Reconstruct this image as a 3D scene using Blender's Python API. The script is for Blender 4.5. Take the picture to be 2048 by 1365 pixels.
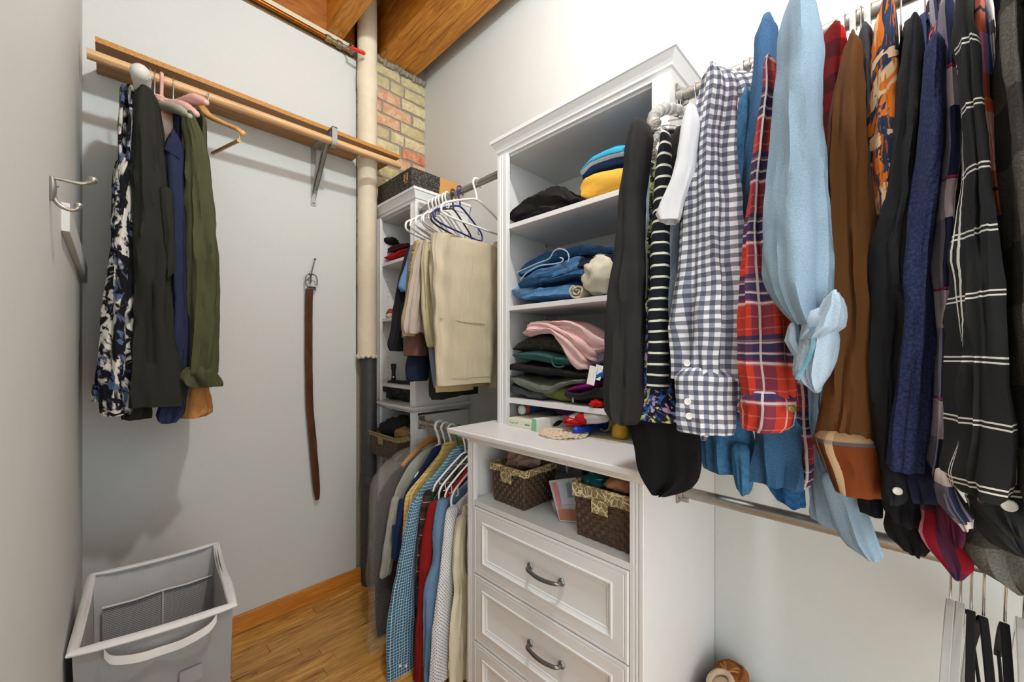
import bpy, math, random
from mathutils import Vector, noise
C = bpy.context.scene.collection
SC = bpy.context.scene
for o in list(bpy.data.objects): bpy.data.objects.remove(o)
PI = math.pi
# ------------------------------------------------------------------ camera, light, exposure
FP, CX, CY, H = 792.0, 1024.0, 704.0, 1.4          # focal length in px of a 2048 px frame, horizon row, eye height
AN = math.atan((1806.0-CX)/FP)
FX, FY, RX, RY = math.cos(AN), math.sin(AN), math.sin(AN), -math.cos(AN)
cd = bpy.data.cameras.new('camera'); cam = bpy.data.objects.new('camera', cd); C.objects.link(cam)
cam.location = (0, 0, H); cam.rotation_euler = (PI/2, 0, -math.atan2(FX, FY))
cd.sensor_width = 36; cd.lens = FP/2048*36; cd.shift_y = (CY-682.5)/2048; cd.clip_start = .02
SC.camera = cam
SC.view_settings.view_transform = 'Standard'; SC.view_settings.look = 'None'
SC.view_settings.gamma = 1; SC.view_settings.use_curve_mapping = False
SC.view_settings.exposure = 0.06
w = bpy.data.worlds.new('world'); SC.world = w; w.use_nodes = True
w.node_tree.nodes['Background'].inputs[0].default_value = (.95, 1.0, .985, 1)
w.node_tree.nodes['Background'].inputs[1].default_value = 3.0
def light(name, kind, loc, energy, col=(1, .97, .93), **k):
    l = bpy.data.lights.new(name, kind); l.energy = energy; l.color = col
    for a, b in k.items(): setattr(l, a, b)
    o = bpy.data.objects.new(name, l); C.objects.link(o); o.location = loc; return o
light('ceiling_bulb', 'POINT', (.56, .33, 3.22), 92, (.90, .98, 1.0), shadow_soft_size=.05)

# ------------------------------------------------------------------ pixel -> point on a world plane
def ray(u, v):
    s = (u-CX)/FP
    return (FX+RX*s, FY+RY*s, (CY-v)/FP)
def P(u, v, x=None, y=None, z=None):
    d = ray(u, v)
    t = x/d[0] if x is not None else (y/d[1] if y is not None else (z-H)/d[2])
    return Vector((d[0]*t, d[1]*t, H+d[2]*t))

# ------------------------------------------------------------------ materials
def lin(h):
    if not isinstance(h, str): return tuple(h)
    h = h.lstrip('#'); r = []
    for i in (0, 2, 4):
        q = int(h[i:i+2], 16)/255; r.append(q/12.92 if q <= .04045 else ((q+.055)/1.055)**2.4)
    return tuple(r)
class NT:
    def __init__(s, name):
        m = bpy.data.materials.new(name); m.use_nodes = True; s.m = m; s.t = m.node_tree
        s.b = s.t.nodes['Principled BSDF']
    def n(s, k, **kw):
        q = s.t.nodes.new(k)
        for a, b in kw.items(): setattr(q, a, b)
        return q
    def l(s, a, b): s.t.links.new(a, b)
    def math(s, op, a, b=None):
        q = s.n('ShaderNodeMath', operation=op)
        for i, x in enumerate((a, b)):
            if x is None: continue
            if isinstance(x, (int, float)): q.inputs[i].default_value = x
            else: s.l(x, q.inputs[i])
        return q.outputs[0]
    def mix(s, f, a, b):
        q = s.n('ShaderNodeMix', data_type='RGBA')
        for i, x in ((0, f), (6, a), (7, b)):
            if isinstance(x, (int, float)): q.inputs[i].default_value = x
            elif isinstance(x, tuple): q.inputs[i].default_value = (*x[:3], 1)
            else: s.l(x, q.inputs[i])
        return q.outputs[2]
    def coord(s, kind='Object', scale=(1, 1, 1), rot=(0, 0, 0)):
        tc = s.n('ShaderNodeTexCoord'); mp = s.n('ShaderNodeMapping')
        mp.inputs['Scale'].default_value = scale; mp.inputs['Rotation'].default_value = rot
        s.l(tc.outputs[kind], mp.inputs[0]); return mp.outputs[0]
    def noise(s, co, scale, detail=4, rough=.55, dist=0):
        q = s.n('ShaderNodeTexNoise'); q.inputs['Scale'].default_value = scale
        q.inputs['Detail'].default_value = detail; q.inputs['Roughness'].default_value = rough
        q.inputs['Distortion'].default_value = dist; s.l(co, q.inputs['Vector']); return q.outputs['Fac']
    def ramp(s, f, stops, interp='LINEAR'):
        q = s.n('ShaderNodeValToRGB'); q.color_ramp.interpolation = interp; e = q.color_ramp.elements
        while len(e) < len(stops): e.new(.5)
        for i, (p, c) in enumerate(stops): e[i].position = p; e[i].color = (*c, 1)
        s.l(f, q.inputs[0]); return q.outputs[0]
    def bump(s, h, strength, dist=.002):
        q = s.n('ShaderNodeBump'); q.inputs['Strength'].default_value = strength; q.inputs['Distance'].default_value = dist
        s.l(h, q.inputs['Height']); s.l(q.outputs[0], s.b.inputs['Normal'])
    def done(s, col=None, rough=None, metal=None):
        if col is not None:
            if isinstance(col, tuple): s.b.inputs['Base Color'].default_value = (*col[:3], 1)
            else: s.l(col, s.b.inputs['Base Color'])
        if rough is not None: s.b.inputs['Roughness'].default_value = rough
        if metal is not None: s.b.inputs['Metallic'].default_value = metal
        return s.m
M = {}
def plain(name, col, rough=.5, metal=0, var=.04, bs=.05, nscale=30):
    if name in M: return M[name]
    s = NT(name); c = lin(col); co = s.coord(); f = s.noise(co, nscale)
    a = tuple(max(0, x*(1-var)) for x in c); b = tuple(min(1, x*(1+var)) for x in c)
    s.bump(f, bs, .001); M[name] = s.done(s.ramp(f, [(.3, a), (.7, b)]), rough, metal); return M[name]
def fab(name, col, layers=(), rough=.9, bump=.35, weave=900, var=.10, mottled=None, sheen=.0):
    """cloth: UV in metres along and around the garment; layers draw the printed or woven pattern"""
    if name in M: return M[name]
    s = NT(name); c = lin(col); co = s.coord('UV'); sep = s.n('ShaderNodeSeparateXYZ'); s.l(co, sep.inputs[0])
    big = s.noise(co, 9, 3)
    if mottled: cur = s.ramp(s.noise(co, mottled[1], 5, .7), [(.38, c), (.62, lin(mottled[0]))])
    else: cur = s.mix(1.0, c, c)
    for L in layers:
        if L[0] == 's':
            _, ax, per, off, wd, cc, al = L
            q = s.math('FRACT', s.math('ADD', s.math('MULTIPLY', sep.outputs[ax], 1/per), off))
            cur = s.mix(s.math('MULTIPLY', s.math('LESS_THAN', q, wd), al), cur, lin(cc))
        elif L[0] == 'n':
            _, sc, lo, hi, cc, dist, st = L
            co2 = s.coord('UV', st); f = s.noise(co2, sc, 3, .5, dist)
            cur = s.mix(s.ramp(f, [(lo, (0, 0, 0)), (hi, (1, 1, 1))]), cur, lin(cc))
        elif L[0] == 'dot':
            _, per, rad, cc = L
            vn = s.n('ShaderNodeTexVoronoi'); vn.inputs['Scale'].default_value = 1/per; vn.inputs['Randomness'].default_value = 0
            cr = s.coord('UV', (1, 1, 1), (0, 0, .78)); s.l(cr, vn.inputs['Vector'])
            cur = s.mix(s.math('LESS_THAN', vn.outputs['Distance'], rad), cur, lin(cc))
        elif L[0] == 'vor':
            _, sc, wd, cc = L
            vn = s.n('ShaderNodeTexVoronoi', feature='DISTANCE_TO_EDGE'); vn.inputs['Scale'].default_value = sc
            s.l(co, vn.inputs['Vector']); cur = s.mix(s.math('LESS_THAN', vn.outputs['Distance'], wd), cur, lin(cc))
    dk = s.n('ShaderNodeMix', data_type='RGBA', blend_type='MULTIPLY'); dk.inputs[0].default_value = 1
    s.l(cur, dk.inputs[6]); s.l(s.ramp(big, [(.3, (1-var,)*3), (.7, (1, 1, 1))]), dk.inputs[7])
    wv = s.noise(s.coord('UV', (1, 1, 1)), weave, 2)
    fold = s.noise(s.coord('UV', (22, 5, 1)), 1.0, 4, .6, .6)
    mm = s.math('ADD', s.math('MULTIPLY', wv, .16), s.math('MULTIPLY', fold, 1.3))
    s.bump(mm, bump, .006)
    if sheen: s.b.inputs['Sheen Weight'].default_value = sheen
    s.b.inputs['Specular IOR Level'].default_value = .25
    M[name] = s.done(dk.outputs[2], rough); return M[name]
def wood(name, a, b, scale=(1, 1, 1), grain=14, dist=2.5, rough=.45, dark=None, rnd=0):
    s = NT(name)
    tc = s.n('ShaderNodeTexCoord'); mp = s.n('ShaderNodeMapping'); mp.inputs['Scale'].default_value = scale
    if rnd:
        oi = s.n('ShaderNodeObjectInfo'); cb = s.n('ShaderNodeVectorMath', operation='SCALE'); cb.inputs[0].default_value = (13, 7, 3)
        s.l(oi.outputs['Random'], cb.inputs['Scale']); ad = s.n('ShaderNodeVectorMath', operation='ADD')
        s.l(tc.outputs['Object'], ad.inputs[0]); s.l(cb.outputs[0], ad.inputs[1]); s.l(ad.outputs[0], mp.inputs[0])
    else: s.l(tc.outputs['Object'], mp.inputs[0])
    f1 = s.noise(mp.outputs[0], grain, 5, .6, dist); f2 = s.noise(mp.outputs[0], grain*4.5, 3, .6, .4)
    ff = s.math('ADD', s.math('MULTIPLY', f1, .72), s.math('MULTIPLY', f2, .28))
    st = [(.34, lin(a)), (.62, lin(b))]
    if dark: st = [(.3, lin(dark)), (.42, lin(a)), (.64, lin(b))]
    col = s.ramp(ff, st)
    if rnd:
        mul = s.n('ShaderNodeMix', data_type='RGBA', blend_type='MULTIPLY'); mul.inputs[0].default_value = 1
        s.l(col, mul.inputs[6]); s.l(s.ramp(oi.outputs['Random'], [(0, (1-rnd,)*3), (1, (1, 1, 1))]), mul.inputs[7]); col = mul.outputs[2]
    s.bump(ff, .15, .002); M[name] = s.done(col, rough); return M[name]

paint = plain('wall_paint', '#c8cbc9', .6, var=.012, bs=.04, nscale=60)
white = plain('cabinet_white', '#dcdcdd', .38, var=.01, bs=.01, nscale=20)
nickel = plain('brushed_nickel', '#a5a29c', .34, .9, nscale=90)
steel = plain('dark_steel', '#7c7c7c', .3, .9)
chrome = plain('chrome', '#c8c8c8', .15, 1)
blackpl = plain('black_plastic', '#141312', .5)
velvet = plain('black_velvet', '#0b0a0a', .95)
whitepl = plain('white_plastic', '#eeeeea', .35, var=.01, bs=.0)
brownpl = plain('brown_plastic', '#3a2018', .3, var=.02, bs=0)
purplepl = plain('purple_plastic', '#2c2a78', .3, var=.02, bs=0)
greenpl = plain('green_plastic', '#0f7a45', .35, var=.02, bs=0)
cream_pipe = plain('pipe_wrap', '#d9cdb5', .7, var=.06, bs=.2, nscale=12)
iron = plain('iron_pipe', '#3c3c3c', .6, .1, var=.15, bs=.2)
mortar = plain('mortar', '#8d8578', .95, var=.12, bs=.8, nscale=60)
joistm = wood('joist_wood', '#b8701c', '#dd9a38', (6, .7, 6), 3.5, 2.0, .42, '#7a4210')
boardm = wood('ceiling_board_wood', '#8c501c', '#a86a2c', (1, 5, 5), 3, 1.5, .5, '#52290c')
floorm = wood('floor_strip_wood', '#bd843c', '#eab560', (1.3, 11, 1), 2.2, 2.2, .28, '#6e4214', rnd=.3)
basem = wood('baseboard_wood', '#a8601c', '#d08a38', (1, 14, 14), 3, 1.2, .35)
shelfm = wood('shelf_wood', '#8f6238', '#b98c5a', (1, 16, 16), 3, .8, .5)
edgem = plain('shelf_edge', '#b07a2c', .6, var=.35, bs=.3, nscale=220)
rodm = wood('rod_wood', '#b08450', '#dcb484', (1, 26, 26), 3, .5, .42)
hangwood = wood('hanger_wood', '#b98442', '#d8ab6c', (6, 6, 20), 2, .6, .35)
copper = plain('copper', '#9a5a1c', .3, .85, var=.25, bs=.1, nscale=25)
cupboard_dark = plain('shadow_gap', '#1a1a1a', .9)

# ------------------------------------------------------------------ geometry helpers
class G:
    def __init__(s): s.v = []; s.f = []; s.uv = []
    def add(s, vs, fs, uvs=None):
        b = len(s.v); s.v += [tuple(q) for q in vs]; s.f += [tuple(b+i for i in q) for q in fs]
        if uvs is None: uvs = [(vs[i][0]+vs[i][1], vs[i][2]) for q in fs for i in q]
        s.uv += uvs; return s
    def box(s, x0, x1, y0, y1, z0, z1):
        v = [(x, y, z) for x in (x0, x1) for y in (y0, y1) for z in (z0, z1)]
        return s.add(v, [(0, 1, 3, 2), (4, 6, 7, 5), (0, 4, 5, 1), (2, 3, 7, 6), (0, 2, 6, 4), (1, 5, 7, 3)])
    def prism(s, poly, z0, z1):                       # poly in x,y
        n = len(poly); v = [(x, y, z0) for x, y in poly]+[(x, y, z1) for x, y in poly]
        f = [tuple(range(n-1, -1, -1)), tuple(range(n, 2*n))]+[(i, (i+1) % n, n+(i+1) % n, n+i) for i in range(n)]
        return s.add(v, f)
    def tube(s, pts, r, n=10, closed=False, flat=None):
        pts = [Vector(p) for p in pts]; m = len(pts); vs = []; fs = []; prev = None
        for i, p in enumerate(pts):
            if closed: t = (pts[(i+1) % m]-pts[i-1]).normalized()
            else: t = (pts[min(i+1, m-1)]-pts[max(i-1, 0)]).normalized()
            if prev is None:
                a = Vector((0, 0, 1)) if abs(t.z) < .9 else Vector((1, 0, 0)); e = t.cross(a).normalized()
            else: e = (prev-t*prev.dot(t)).normalized()
            prev = e; g = t.cross(e); rr = r(i/(m-1)) if callable(r) else r
            for k in range(n):
                th = 2*PI*k/n; vs.append(p+e*(rr*math.cos(th))+g*(rr*math.sin(th)*(flat or 1)))
        L = m if closed else m-1
        for i in range(L):
            j = (i+1) % m
            for k in range(n): fs.append((i*n+k, i*n+(k+1) % n, j*n+(k+1) % n, j*n+k))
        if not closed: fs += [tuple(range(n-1, -1, -1)), tuple(range((m-1)*n, m*n))]
        return s.add(vs, fs)
    def lathe(s, prof, c=(0, 0, 0), axis='z', n=24):      # prof (r, h)
        vs = []; fs = []; m = len(prof)
        for r, h in prof:
            for k in range(n):
                a = 2*PI*k/n; q = (r*math.cos(a), r*math.sin(a), h)
                if axis == 'x': q = (h, q[0], q[1])
                if axis == 'y': q = (q[0], h, q[1])
                vs.append((c[0]+q[0], c[1]+q[1], c[2]+q[2]))
        for i in range(m-1):
            for k in range(n): fs.append((i*n+k, i*n+(k+1) % n, (i+1)*n+(k+1) % n, (i+1)*n+k))
        fs += [tuple(range(n-1, -1, -1)), tuple(range((m-1)*n, m*n))]
        return s.add(vs, fs)
    def ball(s, c, r, n=12):
        if not hasattr(r, '__len__'): r = (r, r, r)
        vs = []; fs = []; m = n//2
        for i in range(m+1):
            ph = PI*i/m
            for k in range(n):
                a = 2*PI*k/n; vs.append((c[0]+r[0]*math.sin(ph)*math.cos(a), c[1]+r[1]*math.sin(ph)*math.sin(a), c[2]+r[2]*math.cos(ph)))
        for i in range(m):
            for k in range(n): fs.append((i*n+k, i*n+(k+1) % n, (i+1)*n+(k+1) % n, (i+1)*n+k))
        return s.add(vs, fs)
def cat(pts, n=6, closed=False):
    """Catmull-Rom through tuples of any length"""
    out = []; m = len(pts)
    g = (lambda i: pts[i % m]) if closed else (lambda i: pts[max(0, min(m-1, i))])
    for i in range(m if closed else m-1):
        a, b, c, d = g(i-1), g(i), g(i+1), g(i+2)
        for k in range(n):
            t = k/n
            out.append(tuple(.5*(2*b[j]+(c[j]-a[j])*t+(2*a[j]-5*b[j]+4*c[j]-d[j])*t*t+(-a[j]+3*b[j]-3*c[j]+d[j])*t**3) for j in range(len(b))))
    if not closed: out.append(tuple(pts[-1]))
    return out
SEED = [1]
def loft(g, rows, e1='x', e2='y', N=32, step=.013, amp=.004, ks=(3, 7), p=1.0, wr=.0015, layers=0, capr=True, seed=None, grow=True, hemopen=True):
    """rows (x,y,z,a,b[,tilt]): rings of half-sizes a,b along e1,e2, joined into one cloth skin with folds"""
    if seed is None: SEED[0] += 1; seed = SEED[0]
    rnd = random.Random(seed); ph = [rnd.uniform(0, 6.28) for _ in range(6)]
    E = {'x': Vector((1, 0, 0)), 'y': Vector((0, 1, 0)), 'z': Vector((0, 0, 1))}; e1, e2 = E[e1], E[e2]
    rows = [tuple(r) for r in rows]; out = []
    for i in range(len(rows)-1):
        d = (Vector(rows[i+1][:3])-Vector(rows[i][:3])).length; n = max(1, int(d/step+.5))
        g4 = [rows[max(0, i-1)], rows[i], rows[i+1], rows[min(len(rows)-1, i+2)]]
        for k in range(n):
            t = k/n; a, b, c, dd = g4
            q = []
            for j in range(len(b)):
                lo, hi = min(b[j], c[j]), max(b[j], c[j])
                x = .5*(2*b[j]+(c[j]-a[j])*t+(2*a[j]-5*b[j]+4*c[j]-dd[j])*t*t+(-a[j]+3*b[j]-3*c[j]+dd[j])*t**3)
                m = (hi-lo)*.25; q.append(min(hi+m, max(lo-m, x)))
            out.append(q)
    out.append(list(rows[-1]))
    L = [0]
    for i in range(1, len(out)): L.append(L[-1]+(Vector(out[i][:3])-Vector(out[i-1][:3])).length)
    tot = max(L[-1], 1e-4); rings = []
    if capr:
        o = list(out[0]); d = (Vector(out[1][:3])-Vector(out[0][:3])).normalized(); h = min(.018, o[3], o[4])
        rings += [(Vector(o[:3])-d*h, o[3]*.35, o[4]*.35, 0, -h), (Vector(o[:3])-d*h*.75, o[3]*.75, o[4]*.75, 0, -h*.7)]
    for q, l in zip(out, L): rings.append((Vector(q[:3]), q[3], q[4], l/tot, l))
    d = (Vector(out[-1][:3])-Vector(out[-2][:3])).normalized(); o = out[-1]
    if hemopen: rings += [(Vector(o[:3])+d*.001, max(o[3]-.003, .3*o[3]), max(o[4]-.003, .3*o[4]), 1, tot+.002), (Vector(o[:3])-d*.02, max(o[3]-.004, .3*o[3]), max(o[4]-.004, .3*o[4]), 1, tot+.02)]
    else:
        h = min(.018, o[3], o[4])
        rings += [(Vector(o[:3])+d*h*.75, o[3]*.75, o[4]*.75, 1, tot+h*.7), (Vector(o[:3])+d*h, o[3]*.35, o[4]*.35, 1, tot+h)]
    vs = []; cols = []
    for c, a, b, s, l in rings:
        gr = min(1, .3+1.3*s) if grow else 1
        A = min(amp*gr, .42*min(a, b)); per = 0; prev = None; cc = []
        for k in range(N+1):
            th = 2*PI*k/N; co, si = math.cos(th), math.sin(th)
            sx = math.copysign(abs(co)**p, co); sy = math.copysign(abs(si)**p, si)
            off = A*(math.sin(ks[0]*th+ph[0]+1.2*math.sin(2.3*s+ph[2]))+.5*math.sin(ks[1]*th+ph[1]+2.5*s+1.1*math.sin(3*s+ph[3])))
            if A > .0012:            # sharper pleats that wander down the cloth
                cr = noise.noise(Vector((co*2.2+seed*3.1, si*2.2, l*2.6)))
                off += A*1.5*(.35-min(1, abs(cr)*3.2))
            if layers: off -= .006*abs(math.cos(layers*PI/2*(si+1)))**3*(1 if co < .2 else .3)
            q = c+e1*(a*sx+off*co)+e2*(b*sy+off*si)
            if wr:
                nz = noise.noise_vector(Vector((q.x*14+seed, q.y*14, q.z*14)))*wr*2.2+noise.noise_vector(Vector((q.x*40, q.y*40+seed, q.z*40)))*wr*.8
                q = q+nz
            if k < N: vs.append(q)
            per += 0 if prev is None else (Vector((a*sx, b*sy, 0))-prev).length
            prev = Vector((a*sx, b*sy, 0)); cc.append(per)
        cols.append((cc, per, l))
    mp = sorted(c_[1] for c_ in cols)[len(cols)*2//3]
    cols = [[((x/max(pp_, 1e-6)-.5)*mp, -l) for x in cc] for cc, pp_, l in cols]
    fs = []; uv = []; m = len(rings)
    for i in range(m-1):
        for k in range(N):
            fs.append((i*N+k, (i+1)*N+k, (i+1)*N+(k+1) % N, i*N+(k+1) % N))
            uv += [cols[i][k], cols[i+1][k], cols[i+1][k+1], cols[i][k+1]]
    fs.append(tuple(range(N))); uv += [cols[0][k] for k in range(N)]
    fs.append(tuple(range((m-1)*N, m*N))[::-1]); uv += [cols[-1][k] for k in range(N)][::-1]
    g.add(vs, fs, uv); return g
def obj(name, g, mat, parent=None, loc=None, bev=0, smooth=35, kind=None):
    if parent is not None: L = parent['_o']
    else: L = loc if loc is not None else (0, 0, 0)
    me = bpy.data.meshes.new(name)
    me.from_pydata([(a-L[0], b-L[1], c-L[2]) for a, b, c in g.v], [], g.f)
    uvl = me.uv_layers.new(name='UVMap')
    for i, q in enumerate(g.uv): uvl.data[i].uv = q[:2]
    for mm in (mat if isinstance(mat, (list, tuple)) else [mat]): me.materials.append(mm)
    if smooth:
        me.polygons.foreach_set('use_smooth', [True]*len(me.polygons)); me.set_sharp_from_angle(angle=math.radians(smooth))
    o = bpy.data.objects.new(name, me); C.objects.link(o); o['_o'] = tuple(L)
    if parent is not None: o.parent = parent
    else: o.location = L
    if bev:
        b = o.modifiers.new('bevel', 'BEVEL'); b.width = bev; b.segments = 2; b.limit_method = 'ANGLE'
    if kind: o['kind'] = kind
    return o
def tag(o, label, cat_, group=None):
    o['label'] = label; o['category'] = cat_
    if group: o['group'] = group
    return o
def thing(name, label, cat_, loc, group=None):
    o = bpy.data.objects.new(name, None); C.objects.link(o); o.location = loc; o['_o'] = tuple(loc); o.empty_display_size = .02
    return tag(o, label, cat_, group)
def struct(name, g, mat, **k): return obj(name, g, mat, kind='structure', **k)
def bx(*a): return G().box(*a)

# ================================================================== SETTING
YB, XR, XL = 2.36, 1.54, -.081
struct('floor', bx(XL-.1, XR+.1, -2.6, YB+.1, -.1, -.008), floorm)
fl = bpy.data.objects['floor']
rnd = random.Random(5)
y = YB; row = 0
while y > .95:
    x = XL+rnd.uniform(-.4, -.05); yy = y-.066
    while x < XR:
        ln = rnd.uniform(.28, .62); a = max(x, XL); b = min(x+ln, XR)
        if b-a > .02:
            o = obj('floor_strip', bx(a+.0006, b-.0006, yy+.0006, y-.0006, -.008, rnd.uniform(-.0004, .0004)), floorm, fl, bev=.0007)
        x += ln
    y = yy
struct('wall_left', bx(XL-.1, XL, -.35, YB+.1, -.05, 3.9), paint)
struct('wall_right', bx(XR, XR+.1, -1.6, YB+.1, -.05, 3.9), paint)
g = bx(XL-.1, 1.045, YB, YB+.1, -.05, 3.165); struct('wall_back', g, paint)
g = G().prism([(1.045, YB+.02), (XR, YB+.02), (XR, YB+.15), (1.045, YB+.15)], -.05, 3.9); wb = struct('wall_back_chase', g, mortar)
wb.name = 'wall_chase'
# --- old brick showing above the tall corner cabinet
brm = []
for i, (a, b) in enumerate((('#a89a72', '#c7b98e'), ('#b5a67c', '#d6c9a2'), ('#9c8a60', '#bcae86'), ('#b98a68', '#d8b090'), ('#b4573a', '#cf9a78'))):
    s = NT('brick_face%d' % i); co = s.coord(); f = s.noise(co, 26, 6, .65, .6)
    s.bump(s.noise(co, 70, 5), .7, .004); brm.append(s.done(s.ramp(f, [(.35, lin(a)), (.62, lin(b))]), .92))
course = .0815; rb = random.Random(3)
for i in range(18):
    z0 = 3.262-course*(i+1)
    lay = [(1.045, 1.135), (1.15, 1.345), (1.362, 1.54)] if i % 2 == 0 else [(1.045, 1.27), (1.286, 1.375), (1.39, 1.54)]
    if i % 4 == 3: lay = [(1.045, 1.215), (1.232, 1.43), (1.446, 1.54)]
    for (a, b) in lay:
        a += rb.uniform(-.004, .004); pr = rb.uniform(.0, .012)
        gg = G(); nx, nz = 5, 3; x0, x1, zz0, zz1 = a, min(b, XR), z0+.004, z0+course-.012
        vs = []; fs = []
        for jj in range(nz+1):
            for ii in range(nx+1):
                edge = ii in (0, nx) or jj in (0, nz)
                xx = x0+(x1-x0)*ii/nx; zz = zz0+(zz1-zz0)*jj/nz
                if edge: xx += rb.uniform(-.003, .003); zz += rb.uniform(-.003, .003)
                vs.append((xx, YB+.010-pr*.6+(.010 if edge else rb.uniform(0, .003)), zz))
        for jj in range(nz):
            for ii in range(nx):
                q = jj*(nx+1)+ii; fs.append((q, q+1, q+nx+2, q+nx+1))
        ring = [ii for ii in range(nx+1)]+[jj*(nx+1)+nx for jj in range(1, nz+1)]+[nz*(nx+1)+ii for ii in range(nx-1, -1, -1)]+[jj*(nx+1) for jj in range(nz-1, 0, -1)]
        base = len(vs); vs += [(vs[q][0], YB+.045, vs[q][2]) for q in ring]
        for q in range(len(ring)): fs.append((ring[q], base+q, base+(q+1) % len(ring), ring[(q+1) % len(ring)]))
        gg.add(vs, fs); obj('brick', gg, brm[rb.choice([0, 0, 1, 1, 2, 3, 0, 1, 4]) if i > 1 else 0], wb)
g = G()                                               # crumbly mortar heap on the top course
for k in range(16):
    x = 1.13+.026*k; g.ball((x, YB+.01, 3.262+rb.uniform(-.012, .008)), (.022, .03, rb.uniform(.014, .03)), 8)
for p in range(len(g.v)):
    v = Vector(g.v[p]); g.v[p] = tuple(v+noise.noise_vector(v*50)*.008)
obj('mortar_topping', g, mortar, wb, kind='stuff')
# --- ceiling: boards above, joists running from the camera to the back wall
ce = struct('ceiling', bx(XL-.1, XR+.1, -2.6, YB+.2, 3.62, 3.72), boardm)
for k in range(18): obj('ceiling_board', bx(XL-.1, XR+.1, -1.3+k*.205, -1.3+k*.205+.2, 3.6, 3.619), boardm, ce, bev=.002)
for i, (a, b, zb) in enumerate(((1.19, 1.284, 3.268), (1.287, 1.371, 3.272), (1.374, 1.462, 3.277), (.872, .969, 3.252), (.40, .49, 3.252), (-.02, .06, 3.252))):
    obj('joist', bx(a, b, -2.6, YB+.03, zb, 3.6), joistm, ce, bev=.003)
obj('blocking_board', bx(XL, .872, YB-.0, YB+.05, 3.244, 3.6), boardm, ce)
obj('blocking_board', bx(.969, 1.19, YB+.02, YB+.06, 3.22, 3.6), boardm, ce)
g = bx(XL, 1.03, YB-.004, YB+.02, 3.214, 3.246); struct('trim_1', g, plain('raw_plasterboard_edge', '#cfc8ae', .9, var=.05), bev=.002)
g = bx(XL, 1.035, YB+.0, YB+.02, 3.165, 3.215); struct('trim_2', g, plain('joint_dark', '#6d5a3c', .9, var=.2))
# --- baseboard, wall cleat
g = G().prism([(XL, YB-.018), (1.07, YB-.018), (1.07, YB), (XL, YB)], 0, .088)
struct('baseboard_back', g, basem, bev=.003)
g = bx(XL, XL+.014, 1.378, YB, 1.679, 1.745); struct('trim_3', g, paint, bev=.001)

# ================================================================== pipes at the back wall
PY = 2.30; PX = P(734.5, 600, y=2.30).x
t = thing('waste_pipe', 'cream wrapped vertical pipe in the corner, turning to dark bare iron below', 'pipe', (PX, PY, 0))
g = G()
prof = [(.0575, 1.375), (.0585, 1.38)]
z = 1.40
rp = random.Random(8)
for zz in (1.40, 1.55, 1.80, 1.803, 2.2, 2.5, 2.503, 2.85, 2.98, 2.984, 3.05, 3.054, 3.12, 3.3, 3.6): prof.append((.056+rp.uniform(-.0012, .0012)+(.003 if 2.98 < zz < 3.06 else 0), zz))
g.lathe(prof, (PX, PY, 0), n=36); obj('wrapped_pipe', g, cream_pipe, t, smooth=60)
g = G().lathe([(.043, 0), (.043, .6), (.049, .6), (.049, .66), (.043, .66), (.043, 1.38)], (PX+.012, PY, 0), n=28); o = obj('bare_pipe', g, iron, t); o['label'] = 'dark bare iron pipe'
g = G(); r2 = random.Random(2)
for k in range(10):
    a = 2*PI*k/10; g.ball((PX+.05*math.cos(a), PY+.05*math.sin(a), 1.372), (.016, .016, r2.uniform(.008, .018)), 8)
obj('frayed_wrap_end', g, cream_pipe, t)
t = thing('copper_pipe', 'copper water pipe along the top of the back wall under the joists', 'pipe', (.3, YB-.022, 3.19))
g = G().tube([(XL+.005, YB-.024, 3.189), (.86, YB-.024, 3.189)], .0125, 14); obj('copper_tube', g, copper, t)
g = G().lathe([(.015, 0), (.019, .004), (.019, .03), (.015, .035), (.015, .06), (.021, .065), (.021, .09), (.016, .095), (.016, .14), (.02, .145), (.02, .16), (.012, .165)], (.855, YB-.024, 3.189), 'x', 16)
obj('joint_fitting', g, plain('tarnished_brass', '#8c7a58', .45, .7, var=.3, nscale=60), t)
t = thing('valve', 'shut-off valve with red lever beside the cream pipe', 'valve', (1.0, YB-.024, 3.2))
g = G().lathe([(.014, 0), (.02, .008), (.02, .05), (.014, .058)], (.985, YB-.03, 3.196), 'x', 16).lathe([(.007, 0), (.007, .034)], (.998, YB-.03, 3.2), 'z', 10)
obj('valve_body', g, steel, t)
g = G().tube(cat([tuple(P(682, 90, y=YB-.04)), tuple(P(694, 93, y=YB-.07)), tuple(P(705, 97, y=YB-.125))], 4), .007, 8, flat=.6); obj('lever_arm', g, chrome, t)
g = G().tube(cat([tuple(P(702, 96, y=YB-.12)), tuple(P(713, 100, y=YB-.135)), tuple(P(727, 106, y=YB-.142))], 4), .014, 10, flat=.6).ball(P(727, 106, y=YB-.142), (.013, .010, .010), 10)
o = obj('lever_grip', g, plain('red_vinyl', '#d0220f', .35), t); o['label'] = 'red lever grip'

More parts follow.
